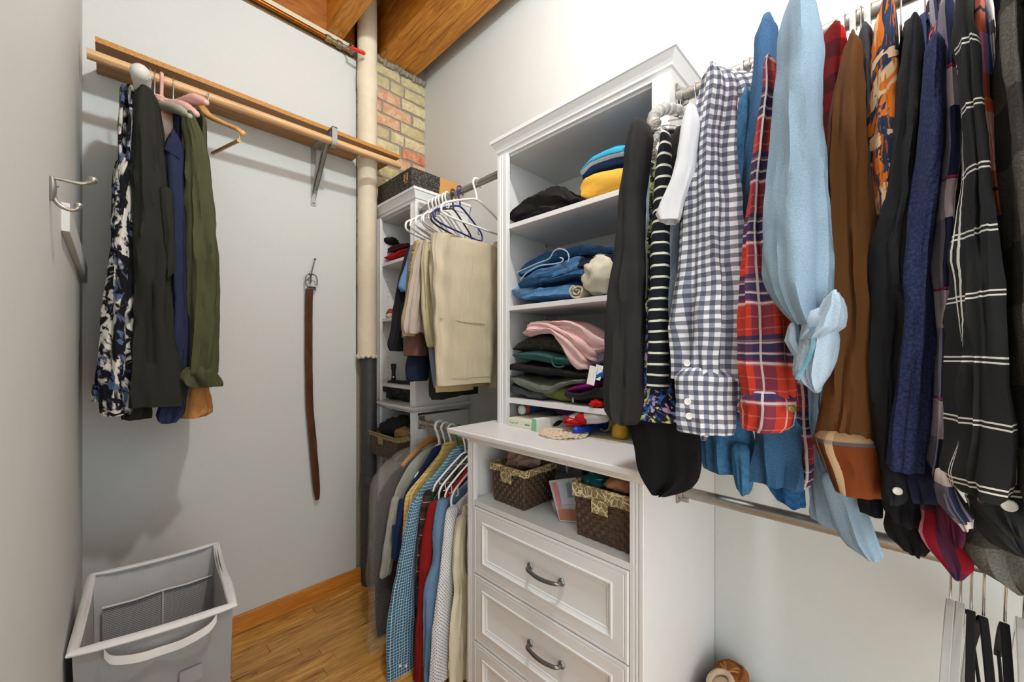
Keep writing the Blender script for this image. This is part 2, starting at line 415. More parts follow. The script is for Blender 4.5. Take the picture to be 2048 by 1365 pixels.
# ================================================================== wall shelf with rod (left)
t = thing('wall_shelf', 'oak-veneered wall shelf on the back wall notched around the pipe', 'shelf', (.5, 2.25, 2.545))
g = G().prism([(-.041, 2.12), (1.203, 2.12), (1.185, YB-.003), (1.15, YB-.003), (1.15, 2.255), (1.017, 2.255), (1.017, YB-.003), (-.041, YB-.003)], 2.545, 2.562)
obj('shelf_board', g, shelfm, t)
o = obj('shelf_edge', bx(-.041, 1.203, 2.117, 2.12, 2.544, 2.564), edgem, t); o['label'] = 'orange particleboard front edge'
br = thing('shelf_bracket', 'grey steel bracket under the wall shelf holding the wooden rod', 'bracket', (.79, YB, 2.4))
bmx = .80; grey = plain('bracket_steel', '#9c9c98', .4, .5)
obj('wall_plate', bx(bmx-.014, bmx+.014, YB-.004, YB, 2.22, 2.545), grey, br, bev=.001)
obj('top_arm', bx(bmx-.014, bmx+.014, 2.10, YB, 2.541, 2.545), grey, br, bev=.001)
g = G()
for s in (-1, 1): g.add([(bmx+s*.012, YB-.004, 2.26), (bmx+s*.012, YB-.03, 2.30), (bmx+s*.012, 2.115, 2.541), (bmx+s*.012, 2.16, 2.541), (bmx+s*.010, YB-.004, 2.26), (bmx+s*.010, YB-.03, 2.30), (bmx+s*.010, 2.115, 2.541), (bmx+s*.010, 2.16, 2.541)], [(0, 1, 2, 3), (7, 6, 5, 4), (0, 4, 5, 1), (1, 5, 6, 2), (3, 2, 6, 7), (0, 3, 7, 4)])
g.add([(bmx-.012, YB-.03, 2.30), (bmx+.012, YB-.03, 2.30), (bmx+.012, 2.115, 2.541), (bmx-.012, 2.115, 2.541), (bmx-.012, YB-.026, 2.303), (bmx+.012, YB-.026, 2.303), (bmx+.012, 2.119, 2.543), (bmx-.012, 2.119, 2.543)], [(3, 2, 1, 0), (4, 5, 6, 7), (0, 1, 5, 4), (2, 3, 7, 6), (1, 2, 6, 5), (0, 4, 7, 3)])
obj('brace', g, grey, br)
g = G().tube([(bmx, 2.10, 2.545)]+[(bmx, 2.08+.021*math.cos(a), 2.47+.021*math.sin(a)) for a in [PI*q/10 for q in range(10, 21)]], .0125, 4, flat=.12)
g.box(bmx-.013, bmx+.013, 2.056, 2.06, 2.468, 2.545); g.box(bmx-.013, bmx+.013, 2.056, 2.12, 2.541, 2.545)
obj('rod_hook', g, grey, br)
g = G()
for z in (2.235, 2.52): g.lathe([(.001, .003), (.006, .002), (.006, 0)][::-1], (bmx, YB-.004, z), 'y', 10)
obj('screw', G().ball((bmx, YB-.005, 2.235), (.006, .003, .006)), steel, br)
wrod = tag(obj('wooden_rod', G().tube([(-.061, 2.08, 2.47), (1.18, 2.08, 2.482)], .0185, 20), rodm, loc=(.5, 2.08, 2.47)), 'round wooden hanging rod in front of the oak wall shelf', 'rod')

# ================================================================== hooks on the walls, belt
t = thing('coat_hook', 'satin nickel double coat hook on the left wall', 'hook', tuple(P(100, 380, x=XL)))
yk = P(99, 360, x=XL).y; zt = P(99, 355, x=XL).z; zb = P(99, 400, x=XL).z
K = lambda dx, z: (XL+dx, yk, z)
obj('hook_plate', G().tube(cat([K(.003, zt+.002), K(.004, (zt+zb)/2), K(.003, zb)], 6), lambda q: .006+.003*math.sin(PI*q), 12, flat=.6), nickel, t)
up = [K(.004, zt), K(.012, zt+.001), K(.03, zt), K(.042, zt+.001), K(.05, zt+.006), K(.056, zt+.012)]
lo = [K(.004, zt-.022), K(.006, zb+.004), K(.014, zb-.008), K(.026, zb-.012), K(.034, zb-.008), K(.037, zb-.001)]
obj('upper_prong', G().tube(cat(up, 6), lambda q: .0034+.0035*max(0, q-.72)/.28, 12).ball(up[-1], .0075), nickel, t)
obj('lower_prong', G().tube(cat(lo, 6), lambda q: .0038+.002*max(0, q-.7)/.3, 12).ball(lo[-1], .0065), nickel, t)
obj('screw', G().ball(K(.0095, zt-.014), .0022), steel, t)
bc = P(619, 560, y=YB)
t = thing('belt_hook', 'small dark metal wall hook holding the brown belt', 'hook', (bc.x, YB, bc.z+.09))
Q = lambda u, v, d: (lambda q: (q.x, YB-d, q.z))(P(u, v, y=YB))
obj('hook_stem', G().tube(cat([Q(621, 560, .004), Q(621, 545, .02), Q(623, 530, .035), Q(625, 522, .04)], 5), .0035, 10).ball(Q(625, 521, .04), .0065), steel, t)
obj('lower_hook', G().tube(cat([Q(621, 548, .004), Q(620, 566, .015), Q(617, 560, .03), Q(616, 552, .034)], 5), .003, 10), steel, t)
obj('hook_base', G().ball(Q(621, 548, .003), (.008, .004, .012)), steel, t)
leather = fab('belt_leather', '#5c351c', [('n', 25, .3, .7, '#43230f', .5, (1, .3, 1))], rough=.45, bump=.2, var=.2)
t = thing('belt', 'brown leather belt with steel buckle hanging from the wall hook', 'belt', (bc.x, YB-.03, 1.0))
cen = [(618.5, 578), (618, 640), (618, 700), (618.5, 760), (620, 820), (625, 880), (629, 930), (633, 975), (635, 1000)]
rowsb = []
for i, (u, v) in enumerate(cen):
    q = P(u, v, y=YB-.03); wd = .0195 if i < 7 else (.018 if i == 7 else .011)
    rowsb.append((q.x, YB-.03+.012*math.sin(i*.8)*.3, q.z, wd, .0022))
g = loft(G(), rowsb, amp=0, wr=.0004, N=16, p=.4, hemopen=False, capr=False, step=.01); obj('strap', g, leather, t)
g = G(); a = Q(609, 552, .038); b = Q(627, 575, .038)
g.tube(cat([(a[0], a[1], a[2]), (b[0], a[1], a[2]), (b[0]+.001, a[1], b[2]), (a[0]-.001, a[1], b[2])], 8, True), .0038, 8, closed=True)
g.tube([(a[0], a[1]+.004, a[2]-.03), ((a[0]+b[0])/2, a[1]-.004, a[2]+.0)], .0025, 8)
obj('buckle', g, steel, t)
obj('keeper', bx(bc.x-.022, bc.x+.022, YB-.036, YB-.024, P(618, 580, y=YB).z-.004, P(618, 574, y=YB).z), steel, t, bev=.002)

# ================================================================== laundry hamper
t = thing('laundry_hamper', 'grey fabric laundry hamper with white rim and mesh pockets in the left corner', 'hamper', (.1, 1.65, 0))
hg = fab('hamper_grey', '#8f9092', (), bump=.25, weave=1500); hw = fab('hamper_white', '#dedede', (), bump=.4, weave=1200)
hb = fab('hamper_inner', '#c6c6c6', (), bump=.4, weave=1200)
s = NT('hamper_mesh'); co = s.coord('UV'); sep = s.n('ShaderNodeSeparateXYZ'); s.l(s.coord('UV', (1, 1, 1), (0, 0, .78)), sep.inputs[0])
mk = [s.math('LESS_THAN', s.math('FRACT', s.math('MULTIPLY', sep.outputs[a], 1/.0055)), .32) for a in (0, 1)]
meshm = s.done(s.mix(s.math('MAXIMUM', mk[0], mk[1]), lin('#6f7072'), lin('#b9babb')), .8)
top = [(-.066, 1.425, .672), (.25, 1.392, .660), (.287, 1.895, .655), (-.045, 1.905, .660)]
bot = [(-.05, 1.44, .012), (.235, 1.41, .012), (.27, 1.88, .012), (-.04, 1.89, .012)]
def wallq(g, a, b, c, d, n=10, m=14, bow=.0, off=0):    # a-b top edge, c-d bottom edge beneath
    vs = []; fs = []; uv = []; a, b, c, d = map(Vector, (a, b, c, d)); nn = (b-a).cross(c-a).normalized(); L = (b-a).length; Hh = (c-a).length
    for j in range(m+1):
        for i in range(n+1):
            s_, t_ = i/n, j/m; q = (a.lerp(b, s_)).lerp(c.lerp(d, s_), t_)
            q = q+nn*(off+bow*math.sin(PI*s_)*(1-.4*t_)+.003*noise.noise(q*9))
            vs.append(q); uv.append((s_*L, -t_*Hh))
    for j in range(m):
        for i in range(n): q = j*(n+1)+i; fs.append((q, q+1, q+n+2, q+n+1))
    g.add(vs, fs, [uv[k] for f in fs for k in f]); return g
g = G(); gi = G()
for i in range(4):
    j = (i+1) % 4; wallq(g, top[i], top[j], bot[i], bot[j], bow=-.006 if i in (0, 2) else .004)
    ct = Vector((.105, 1.65, 0)); sh = lambda q: (q[0]+(ct.x-q[0])*.03, q[1]+(ct.y-q[1])*.02, q[2])
    wallq(gi, sh(top[j]), sh(top[i]), sh(bot[j]), sh(bot[i]), bow=.006 if i in (0, 2) else -.004)
obj('outer_shell', g, hg, t, smooth=50); obj('inner_lining', gi, hb, t, smooth=50)
obj('bottom_panel', bx(-.04, .25, 1.43, 1.88, .006, .012), hg, t)
rp = []
for i in range(4):
    a, b = Vector(top[i]), Vector(top[(i+1) % 4])
    for k in range(8):
        s_ = k/8; q = a.lerp(b, s_); q.z += -.010*math.sin(PI*s_)*(.6 if i in (0, 2) else 1) + (.012*math.sin(2*PI*s_) if i == 1 else 0)
        rp.append(q)
obj('rim_binding', G().tube(rp, .013, 10, closed=True, flat=.6), hw, t)
# mesh pocket sewn to the inner back wall
ib = [sh(q) for q in top]; jb = [sh(q) for q in bot]
def on_back(s_, t_, off=.010):
    a = Vector(ib[3]).lerp(Vector(ib[2]), s_); b = Vector(jb[3]).lerp(Vector(jb[2]), s_); q = a.lerp(b, t_); q.y -= off+.006; return q
for k, (s0, s1) in enumerate(((.06, .53), (.535, .97))):
    g = G(); wallq(g, on_back(s0, .165), on_back(s1, .165), on_back(s0, .6), on_back(s1, .6), off=.0)
    obj('mesh_pocket', g, meshm, t, smooth=50)
g = G().tube([on_back(.06, .163, .014), on_back(.3, .168, .016), on_back(.53, .163, .014), on_back(.75, .168, .016), on_back(.97, .163, .014)], .005, 8, flat=.6)
g.tube([on_back(.532, .165, .014), on_back(.532, .6, .014)], .005, 8, flat=.6)
obj('pocket_trim', g, hw, t)
st = [Vector(top[0]).lerp(Vector(top[1]), a)+Vector((0, -.022-.012*math.sin(PI*b), -d)) for a, b, d in ((.17, 0, .012), (.22, .2, .032), (.36, .7, .045), (.5, 1, .052), (.64, .8, .047), (.80, .3, .030), (.87, 0, .012))]
g = G()
pp = cat([tuple(q) for q in st], 6); vs = []; fs = []
for i, q in enumerate(pp): vs += [(q[0], q[1]-.001, q[2]+.011), (q[0], q[1]-.001, q[2]-.011), (q[0], q[1]+.001, q[2]+.011), (q[0], q[1]+.001, q[2]-.011)]
for i in range(len(pp)-1): a = 4*i; fs += [(a, a+1, a+5, a+4), (a+2, a+6, a+7, a+3), (a, a+4, a+6, a+2), (a+1, a+3, a+7, a+5)]
g.add(vs, fs); o = obj('carry_strap', g, hw, t); o['label'] = 'white webbing carry strap'
g = G(); a = Vector(top[0]).lerp(Vector(top[1]), .62)+Vector((0, -.012, -.135)); g.box(a.x, a.x+.05, a.y-.003, a.y+.004, a.z-.04, a.z); obj('sewn_patch', g, hg, t, bev=.001)

# ================================================================== cabinets
def molding(g, prof, x0, xb, y0, y1):
    """profile (offset, z) swept round front and both sides"""
    vs = []; fs = []
    for d, z in prof: vs += [(xb, y0-d, z), (x0-d, y0-d, z), (x0-d, y1+d, z), (xb, y1+d, z)]
    for i in range(len(prof)-1):
        for k in range(3): fs.append((4*i+k, 4*i+k+1, 4*i+k+5, 4*i+k+4))
    n = 4*(len(prof)-1); fs += [(3, 2, 1, 0), (n, n+1, n+2, n+3)]; fs.append(tuple(4*i for i in range(len(prof)))); fs.append(tuple(4*i+3 for i in range(len(prof)-1, -1, -1)))
    return g.add(vs, fs)
def stile(g, x, y0, y1, z0, z1):
    w_ = y1-y0; pts = [(0, .018), (0, .002), (.002, 0), (.30*w_, 0), (.34*w_, .0035), (.44*w_, .0035), (.48*w_, .0), (.54*w_, 0), (.58*w_, .003), (.66*w_, .003), (.70*w_, 0), (w_-.002, 0), (w_, .002), (w_, .018)]
    return g.prism([(x+b, y0+a) for a, b in pts][::-1], z0, z1)
CROWN = [(0, 2.222), (.002, 2.236), (.008, 2.24), (.010, 2.252), (.020, 2.27), (.022, 2.276), (.027, 2.278), (.028, 2.292)]
CTOP = [(0, 1.048), (.003, 1.056), (.018, 1.064), (.028, 1.068), (.03, 1.074), (.046, 1.077), (.054, 1.082), (.056, 1.088), (.056, 1.097), (.053, 1.0995)]
def pin_holes(name, parent, x0, x1, yy, sgn, z0, z1):
    g = G(); z = z0
    while z < z1:
        for x in (x0, x1): g.lathe([(.0024, 0), (.0024, .0012)], (x, yy, z), 'y', 6)
        z += .032
    obj(name, g, cupboard_dark, parent, kind='stuff')
def cam_lock(parent, x, y, z, d): obj('cam_lock', G().lathe([(.006, 0), (.007, .0015), (.004, .003)] if d > 0 else [(.007, 0), (.006, -.0015)], (x, y, z), 'y', 12), nickel, parent)

Y0, Y1 = .487, 1.222
t = thing('wardrobe_tower', 'tall white closet tower with open shelves over a cubby and drawers', 'cabinet', (1.25, .85, 0)); FT = t
for a, b in ((Y0, Y0+.019), (Y1-.019, Y1)):
    obj('upper_side_panel', bx(1.165, XR-.003, a, b, 1.0995, 2.222), white, t, bev=.001)
    obj('lower_side_panel', bx(1.005, XR-.003, a, b, 0, 1.048), white, t, bev=.001)
obj('back_panel', bx(XR-.012, XR-.004, Y0+.019, Y1-.019, 0, 2.222), white, t)
obj('top_panel', bx(1.17, XR-.012, Y0+.019, Y1-.019, 2.214, 2.232), white, t)
obj('crown_molding', molding(G(), CROWN, 1.158, XR-.003, Y0, Y1), white, t, smooth=25)
obj('countertop', molding(G(), CTOP, .988, XR-.003, Y0, Y1), white, t, smooth=25)
for a, b in ((Y0, Y0+.054), (Y1-.058, Y1)):
    obj('upper_stile', stile(G(), 1.148, a, b, 1.0995, 2.2225), white, t, smooth=25)
for a, b in ((Y0, Y0+.041), (Y1-.041, Y1)): obj('lower_stile', stile(G(), .987, a, b, 0, 1.049), white, t, smooth=25)
for z in (1.929, 1.589, 1.207): obj('shelf', bx(1.160, XR-.012, Y0+.0195, Y1-.0195, z-.019, z), white, t, bev=.0012)
obj('cubby_floor', bx(.988, XR-.012, Y0+.0195, Y1-.0195, .806, .826), white, t, bev=.001)
obj('toe_panel', bx(1.0, 1.012, Y0+.02, Y1-.02, 0, .10), white, t)
pin_holes('shelf_pin_holes', t, 1.20, 1.45, Y1-.0202, 1, 1.14, 2.18)
for z in (2.17, 1.90, 1.55, 1.17):
    for x in (1.20, 1.45): cam_lock(t, x, Y1-.0205, z, -1)
def drawer(parent, x, y0, y1, z0, z1):
    seq = [(0, .018), (0, .0035), (.0035, .0), (.010, 0), (.0115, .002), (.014, .002), (.0155, 0), (.048, 0), (.050, -.0035), (.0545, -.0035), (.057, .0005), (.064, .0045), (.068, .0045), (.0705, .0075), (.075, .0085)]
    vs = []; fs = []
    for d, e in seq: vs += [(x+e, y0+d, z0+d), (x+e, y1-d, z0+d), (x+e, y1-d, z1-d), (x+e, y0+d, z1-d)]
    for i in range(len(seq)-1):
        for k in range(4): fs.append((4*i+k, 4*i+4+k, 4*i+4+(k+1) % 4, 4*i+(k+1) % 4))
    n = 4*(len(seq)-1); fs.append((n+3, n+2, n+1, n)); fs.append((0, 1, 2, 3))
    d = obj('drawer', G().add(vs, fs), white, parent, smooth=25)
    yc = .826; zc = (z0+z1)/2+.003; hh = .066
    pts = [(x+.004, yc-hh, zc), (x-.008, yc-hh+.002, zc), (x-.016, yc-hh+.008, zc), (x-.0195, yc-hh+.022, zc-.001), (x-.0225, yc-.02, zc-.003), (x-.0235, yc, zc-.0035)]
    pts = pts+[(a, 2*yc-b, c) for a, b, c in pts[-2::-1]]
    g = G().tube(cat(pts, 4), lambda q: .0045+.0022*math.sin(PI*q)+.0012*abs(math.cos(PI*q))**6, 12)
    for sy in (-1, 1): g.lathe([(.006, -.006), (.0095, -.003), (.0125, 0), (.0125, .001)], (x+.004, yc+sy*hh, zc), 'x', 18)
    obj('drawer_pull', g, steel, d, smooth=60)
for z0, z1 in ((.5475, .8035), (.2885, .5445), (.1, .2855)): drawer(t, .984, Y0+.0425, Y1-.0425, z0, z1)

U0, U1 = 1.892, 2.345
t = thing('corner_tower', 'narrow white shelf tower in the far corner under the brick', 'cabinet', (1.35, 2.1, 0)); NTW = t
for a, b in ((U0, U0+.019), (U1-.019, U1)):
    obj('upper_side_panel', bx(1.18, XR-.003, a, b, 1.0995, 2.222), white, t, bev=.001)
    obj('lower_side_panel', bx(1.18, XR-.003, a, b, 0, 1.048), white, t, bev=.001)
obj('back_panel', bx(XR-.012, XR-.004, U0+.019, U1-.019, 0, 2.222), white, t)
obj('top_panel', bx(1.19, XR-.012, U0+.019, U1-.019, 2.214, 2.232), white, t)
obj('crown_molding', molding(G(), CROWN, 1.168, XR-.003, U0, U1), white, t, smooth=25)
obj('middle_ledge', molding(G(), [(0, 1.062), (.004, 1.07), (.022, 1.078), (.025, 1.084), (.034, 1.087), (.036, 1.0995)], 1.166, XR-.003, U0, U1), white, t, smooth=25)
for a, b in ((U0, U0+.052), (U1-.052, U1)):
    obj('stile', stile(G(), 1.164, a, b, 1.0995, 2.2225), white, t, smooth=25)
    obj('stile', stile(G(), 1.164, a, b, 0, 1.0625), white, t, smooth=25)
for z in (1.945, 1.605, 1.206, .775, .45): obj('shelf', bx(1.178, XR-.012, U0+.0195, U1-.0195, z-.019, z), white, t, bev=.0012)
pin_holes('shelf_pin_holes', t, 1.235, 1.45, U1-.0202, 1, 1.14, 2.15)
cam_lock(t, 1.26, U1-.0205, 2.13, -1)

# ================================================================== metal closet rods (each with its end flanges)
def closet_rod(name, label, x, z, ya, yb, r=.0155, la=True, lb=True):
    t = thing(name, label, 'rod', (x, (ya+yb)/2, z))
    obj('rod_tube', G().tube([(x, ya, z), (x, yb, z)], r, 24), nickel, t, smooth=60)
    for yy, on, sg in ((ya, la, 1), (yb, lb, -1)):
        if not on: continue
        g = bx(x-.019, x+.019, min(yy, yy+sg*.005), max(yy, yy+sg*.005), z-.034, z+.036)
        g.lathe([(r+.006, 0), (r+.006, .018)] if sg > 0 else [(r+.006, -.018), (r+.006, 0)], (x, yy, z), 'y', 20)
        g.box(x-.004, x+.004, min(yy, yy+sg*.03), max(yy, yy+sg*.03), z-.03, z-r)
        obj('end_flange', g, nickel, t, bev=.0012)
closet_rod('closet_rod', 'upper metal closet rod between the two white towers, carrying trousers', 1.203, 2.185, Y1+.001, U0-.001)
closet_rod('closet_rod', 'lower metal closet rod between the two white towers, carrying shirts', 1.203, 1.01, Y1+.001, U0-.001)
closet_rod('closet_rod', 'upper metal closet rod on the right wall side, full of shirts', 1.213, 2.172, -.75, Y0-.001, r=.0175)
closet_rod('closet_rod', 'lower metal closet rod on the right wall side, nearly empty', 1.213, .978, -.75, Y0-.001, r=.0165)
g = bx(1.45, XR, -.80, -.75, 0, 2.3); g.box(1.0, 1.45, -.80, -.75, 0, 2.3)
t = tag(obj('closet_partition', g, white, loc=(1.25, -.77, 0)), 'plain white panel closing the right end of the rods', 'panel')

# ================================================================== garments: drape helpers
def prow(rows, x=None, y=None, dep=.03, back=True):
    """rows (v, uLeft, uRight): hanging cloth tube whose outline follows the photo, front on the plane x (or y), half depth dep"""
    out = []
    for r in rows:
        v, a, b = r[:3]; dp = r[3] if len(r) > 3 else dep
        um = (a+b)/2; d = ray(um, v)
        if x is not None: c = P(um, v, x=x+dp*.8)
        else: c = P(um, v, y=y+dp*.8)
        hyp = math.hypot(d[0], d[1]); nx, ny = -d[1]/hyp, d[0]/hyp; rr = math.hypot(c.x, c.y)
        da, db = ray(a, v), ray(b, v)
        ang = math.atan2(da[1], da[0])-math.atan2(db[1], db[0]); w_ = max(.002, rr*abs(ang)/2)
        if x is not None:
            A = min(dp, .85*w_/max(abs(nx), .05)); B = math.sqrt(max(w_*w_-(A*nx)**2, (.2*w_)**2))/max(abs(ny), .3)
            out.append((c.x, c.y, c.z, A, B))
        else:
            B = min(dp, .85*w_/max(abs(ny), .05)); A = math.sqrt(max(w_*w_-(B*ny)**2, (.2*w_)**2))/max(abs(nx), .3)
            out.append((c.x, c.y, c.z, A, B))
    return out
def bodyx(g, y, x0, x1, zt, zh, t=.012, amp=.004, flare=.0, neck=1.213, drop=.10, lean=0):
    """shirt body seen edge-on: a flat sheet across the rod, narrow at the collar, wide from the shoulders down"""
    xm = (x0+x1)/2; hw_ = (x1-x0)/2
    rows = [(neck, y, zt+.0, .05, t*.8), (neck, y, zt-.02, .085, t), (neck*.5+xm*.5, y, zt-drop*.6, hw_*.7, t), (xm, y, zt-drop, hw_*.97, t*1.1), (xm, y, zt-drop-.06, hw_, t*1.2),
            (xm, y+lean*.5, (zt+zh)/2-.05, hw_+flare*.4, t*1.2), (xm, y+lean, zh, hw_+flare, t*1.25)]
    return loft(g, rows, N=44, step=.03, amp=amp, ks=(5, 11), p=.8)
def bodyy(g, x, y0, y1, zt, zh, t=.012, amp=.004, flare=0, neck=2.08, drop=.08):
    ym = (y0+y1)/2; hw_ = (y1-y0)/2
    rows = [(x, neck, zt, t*.8, .05), (x, neck, zt-.02, t, .085), (x, (neck+ym)/2, zt-drop*.6, t, hw_*.7), (x, ym, zt-drop, t*1.1, hw_*.97), (x, ym, (zt+zh)/2, t*1.2, hw_+flare*.4), (x, ym, zh, t*1.25, hw_+flare)]
    return loft(g, rows, N=44, step=.03, amp=amp, ks=(5, 11), p=.8)
def button(parent, u, v, r, mat, x=None, y=None, out=.0):
    c = P(u, v, x=x, y=y); d = Vector(ray(u, v)).normalized(); c = c-d*out
    n = Vector((-d[0], -d[1], 0)).normalized(); e = Vector((0, 0, 1)); f = n.cross(e)
    vs = []; prof = [(r, -.0015), (r, .0005), (r*.85, .0016), (r*.6, .0008), (.0001, .0008)]
    for rr, h in prof:
        for k in range(14): a = 2*PI*k/14; vs.append(c+n*h+e*(rr*math.cos(a))+f*(rr*math.sin(a)))
    fs = [(i*14+k, i*14+(k+1) % 14, (i+1)*14+(k+1) % 14, (i+1)*14+k) for i in range(4) for k in range(14)]
    for s_ in (-1, 1):
        b = len(vs); q = c+f*(s_*r*.28)+n*.0012
        for k in range(6): a = 2*PI*k/6; vs.append(q+e*(r*.12*math.cos(a))+f*(r*.12*math.sin(a)))
        fs.append(tuple(range(b, b+6)))
    return obj('button', G().add(vs, fs), mat, parent, smooth=50)
pearl = plain('pearl_button', '#e6e2da', .25, var=.02)

# ---------------- cloths
F = {}
F['black_knit'] = fab('black_knit', '#2c2b2b', weave=700)
F['black_crepe'] = fab('black_crepe', '#131315', bump=.5)
F['pale_blue'] = fab('pale_blue_cotton', '#b9cbe0', [('s', 0, .012, 0, .25, '#d4dfee', .8)])
F['floral_navy'] = fab('floral_navy', '#1d2238', [('n', 22, .52, .56, '#3f6fc0', 2.5, (1, 1, 1)), ('n', 30, .58, .61, '#c9a8e0', 1.5, (1, 1, 1)), ('n', 27, .60, .63, '#dcd98a', 2, (1.2, 1, 1))])
F['floral_lime'] = fab('floral_lime', '#2a2c2a', [('n', 24, .5, .54, '#b5c470', 2, (1, 1, 1)), ('n', 30, .6, .63, '#f0efe0', 2, (1, 1, 1))])
F['stripe'] = fab('black_white_stripe', '#121820', [('s', 1, .0236, .2, .20, '#e6e4d6', 1)])
F['white_tee'] = fab('white_tee', '#e4e5ea', bump=.25)
F['gingham'] = fab('navy_gingham', '#e9eaf0', [('s', 0, .0175, 0, .5, '#4c5678', .72), ('s', 1, .0175, 0, .5, '#141a3a', .70)], bump=.55)
F['teal_denim'] = fab('teal_chambray', '#5f8fa3', mottled=('#7fa8b8', 40), bump=.3)
F['blue_denim'] = fab('bright_denim', '#34658f', mottled=('#4a7ea8', 60), bump=.45)
F['dark_denim'] = fab('indigo_denim', '#345b82', mottled=('#456f98', 300), bump=.5)
F['deep_denim'] = fab('deep_denim', '#1e4c7c', mottled=('#2f659a', 90), bump=.5)
F['red_plaid'] = fab('red_navy_plaid', '#c23a2a', [('s', 1, .105, .0, .42, '#1f3158', .88), ('s', 0, .085, .1, .36, '#1f2c50', .6), ('s', 1, .105, .06, .04, '#d9d4d6', .7), ('s', 1, .105, .9, .03, '#e0d8d4', .65), ('s', 1, .105, .72, .03, '#ddc8c0', .6), ('s', 0, .085, .0, .05, '#e6dcd6', .7), ('s', 0, .085, .55, .03, '#dcc8c0', .6), ('s', 1, .021, .4, .12, '#d88f84', .3)], bump=.5)
F['light_denim'] = fab('washed_denim', '#8aa4bb', mottled=('#9eb5c8', 350), bump=.45, var=.14)
F['light_denim_in'] = fab('washed_denim_inside', '#a3b8cc', mottled=('#b4c6d6', 300), bump=.45, var=.08)
F['buffalo'] = fab('red_buffalo_check', '#d31214', [('s', 0, .058, .25, .5, '#4a0c12', .85), ('s', 1, .058, 0, .5, '#3a0a10', .72)])
F['brown'] = fab('brown_twill', '#6a4422', weave=500, bump=.25)
F['brown_plaid'] = fab('rust_plaid_lining', '#7a3c1a', [('s', 0, .12, .2, .10, '#d8b890', .9), ('s', 0, .12, .36, .12, '#4a3222', .9), ('s', 0, .12, .34, .02, '#c08a20', .9), ('s', 0, .12, .55, .015, '#e8e2d8', .9), ('s', 0, .12, .58, .06, '#5a2c18', .8), ('s', 1, .12, .98, .12, '#e0c090', .55), ('s', 1, .12, .02, .05, '#4e7080', .5)])
F['charcoal'] = fab('charcoal_melange', '#55565a', mottled=('#3e3f44', 500))
F['hawaii'] = fab('orange_leaf_print', '#2a3a55', [('n', 7.5, .50, .515, '#e8c49a', 1.6, (1.3, .9, 1)), ('n', 8.5, .505, .52, '#e07a28', 2.2, (1.5, .7, 1)), ('n', 40, .56, .60, '#c46414', .6, (5, .6, 1)), ('n', 9.5, .58, .59, '#2a3a55', 1.4, (1, 1, 1)), ('n', 9.5, .615, .62, '#eec9a0', 1.4, (1, 1, 1))])
F['black_satin'] = fab('black_gauze', '#222326', bump=.6, weave=500)
F['navy_boucle'] = fab('navy_boucle', '#1e2444', mottled=('#363f68', 240), bump=1.0, weave=160)
F['navy_plaid'] = fab('navy_magenta_plaid', '#1b1f3e', [('s', 1, .150, .1, .34, '#b3a4a8', .92), ('s', 0, .11, .3, .28, '#9c94a0', .62), ('s', 0, .11, .7, .035, '#c0245c', .95), ('s', 1, .150, .75, .02, '#b02058', .95)])
F['windowpane'] = fab('black_windowpane', '#222324', [('s', 1, .074, .0, .028, '#e8e4d8', .95), ('s', 1, .074, .075, .028, '#e8e4d8', .95), ('s', 0, .085, .5, .024, '#e8e4d8', .95), ('s', 0, .085, .56, .024, '#e8e4d8', .95)])
F['multi_plaid'] = fab('bright_multi_plaid', '#1f2638', [('s', 1, .22, .05, .28, '#b9b3b4', 1), ('s', 1, .22, .50, .22, '#1673c8', 1), ('s', 1, .22, .74, .10, '#e86a4a', 1), ('s', 1, .22, .84, .12, '#e6d8c8', 1), ('s', 0, .09, .1, .25, '#f07850', .5), ('s', 1, .22, .16, .02, '#1b2236', 1)])
F['coral_plaid'] = fab('coral_white_plaid', '#e2d6ca', [('s', 1, .12, .1, .28, '#ee6a44', .95), ('s', 1, .12, .5, .14, '#3a4058', .9), ('s', 1, .12, .8, .08, '#b5a89a', .9), ('s', 0, .06, .2, .2, '#9aa6c8', .5), ('s', 1, .37, .0, .12, '#2463b0', 1)])
F['grey_wool'] = fab('grey_shacket', '#4b4843', [('s', 1, .16, .2, .45, '#2c2a28', .7)], mottled=('#6a665e', 420), bump=.9, weave=220)
F['coat_black'] = fab('coat_black', '#17171a', bump=.5)
F['navy_cream'] = fab('navy_cream_plaid', '#252b44', [('s', 1, .075, .1, .38, '#dccbb8', .95), ('s', 0, .085, .3, .32, '#77707c', .5), ('s', 0, .085, .8, .06, '#a09aa8', .7)])
F['crimson'] = fab('crimson_flannel', '#8c1026', [('s', 0, .09, .45, .22, '#c07f8c', .85), ('s', 0, .09, .1, .2, '#2a2440', .8), ('s', 1, .10, .1, .18, '#2a2440', .7)])
F['plum'] = fab('plum_cotton', '#4c1430')
F['gauze_black'] = fab('ink_gauze', '#1c1d24', bump=.5)
F['navy_cuff'] = fab('navy_cuff', '#1b2138', bump=.6)

def R(name, label, cat_, mat, rows, X=.95, dep=.03, hem=None, bm=None, amp=.004, ks=(3, 7), body=True, x1=1.43, zt=2.12, drop=.10, bt=.011, group=None, seed=None, sw='sleeve'):
    """a garment on the right rod: the sleeve that hangs towards the room plus the body sheet behind it"""
    pr = prow(rows, x=X, dep=dep)
    ym = sum(q[1] for q in pr[:max(2, len(pr)//2)])/max(2, len(pr)//2)
    t = thing(name, label, cat_, (1.213, ym, zt), group)
    obj(sw, loft(G(), pr, amp=amp, ks=ks, seed=seed), F[mat], t, smooth=60)
    if body:
        zh = hem if hem is not None else pr[-1][2]+.02
        obj('body', bodyx(G(), ym, max(X+.05, .985), x1, zt, zh, t=bt, drop=max(drop, zt-pr[0][2]+.03)), F[bm or mat], t, smooth=60)
    t['_ym'] = ym
    return t
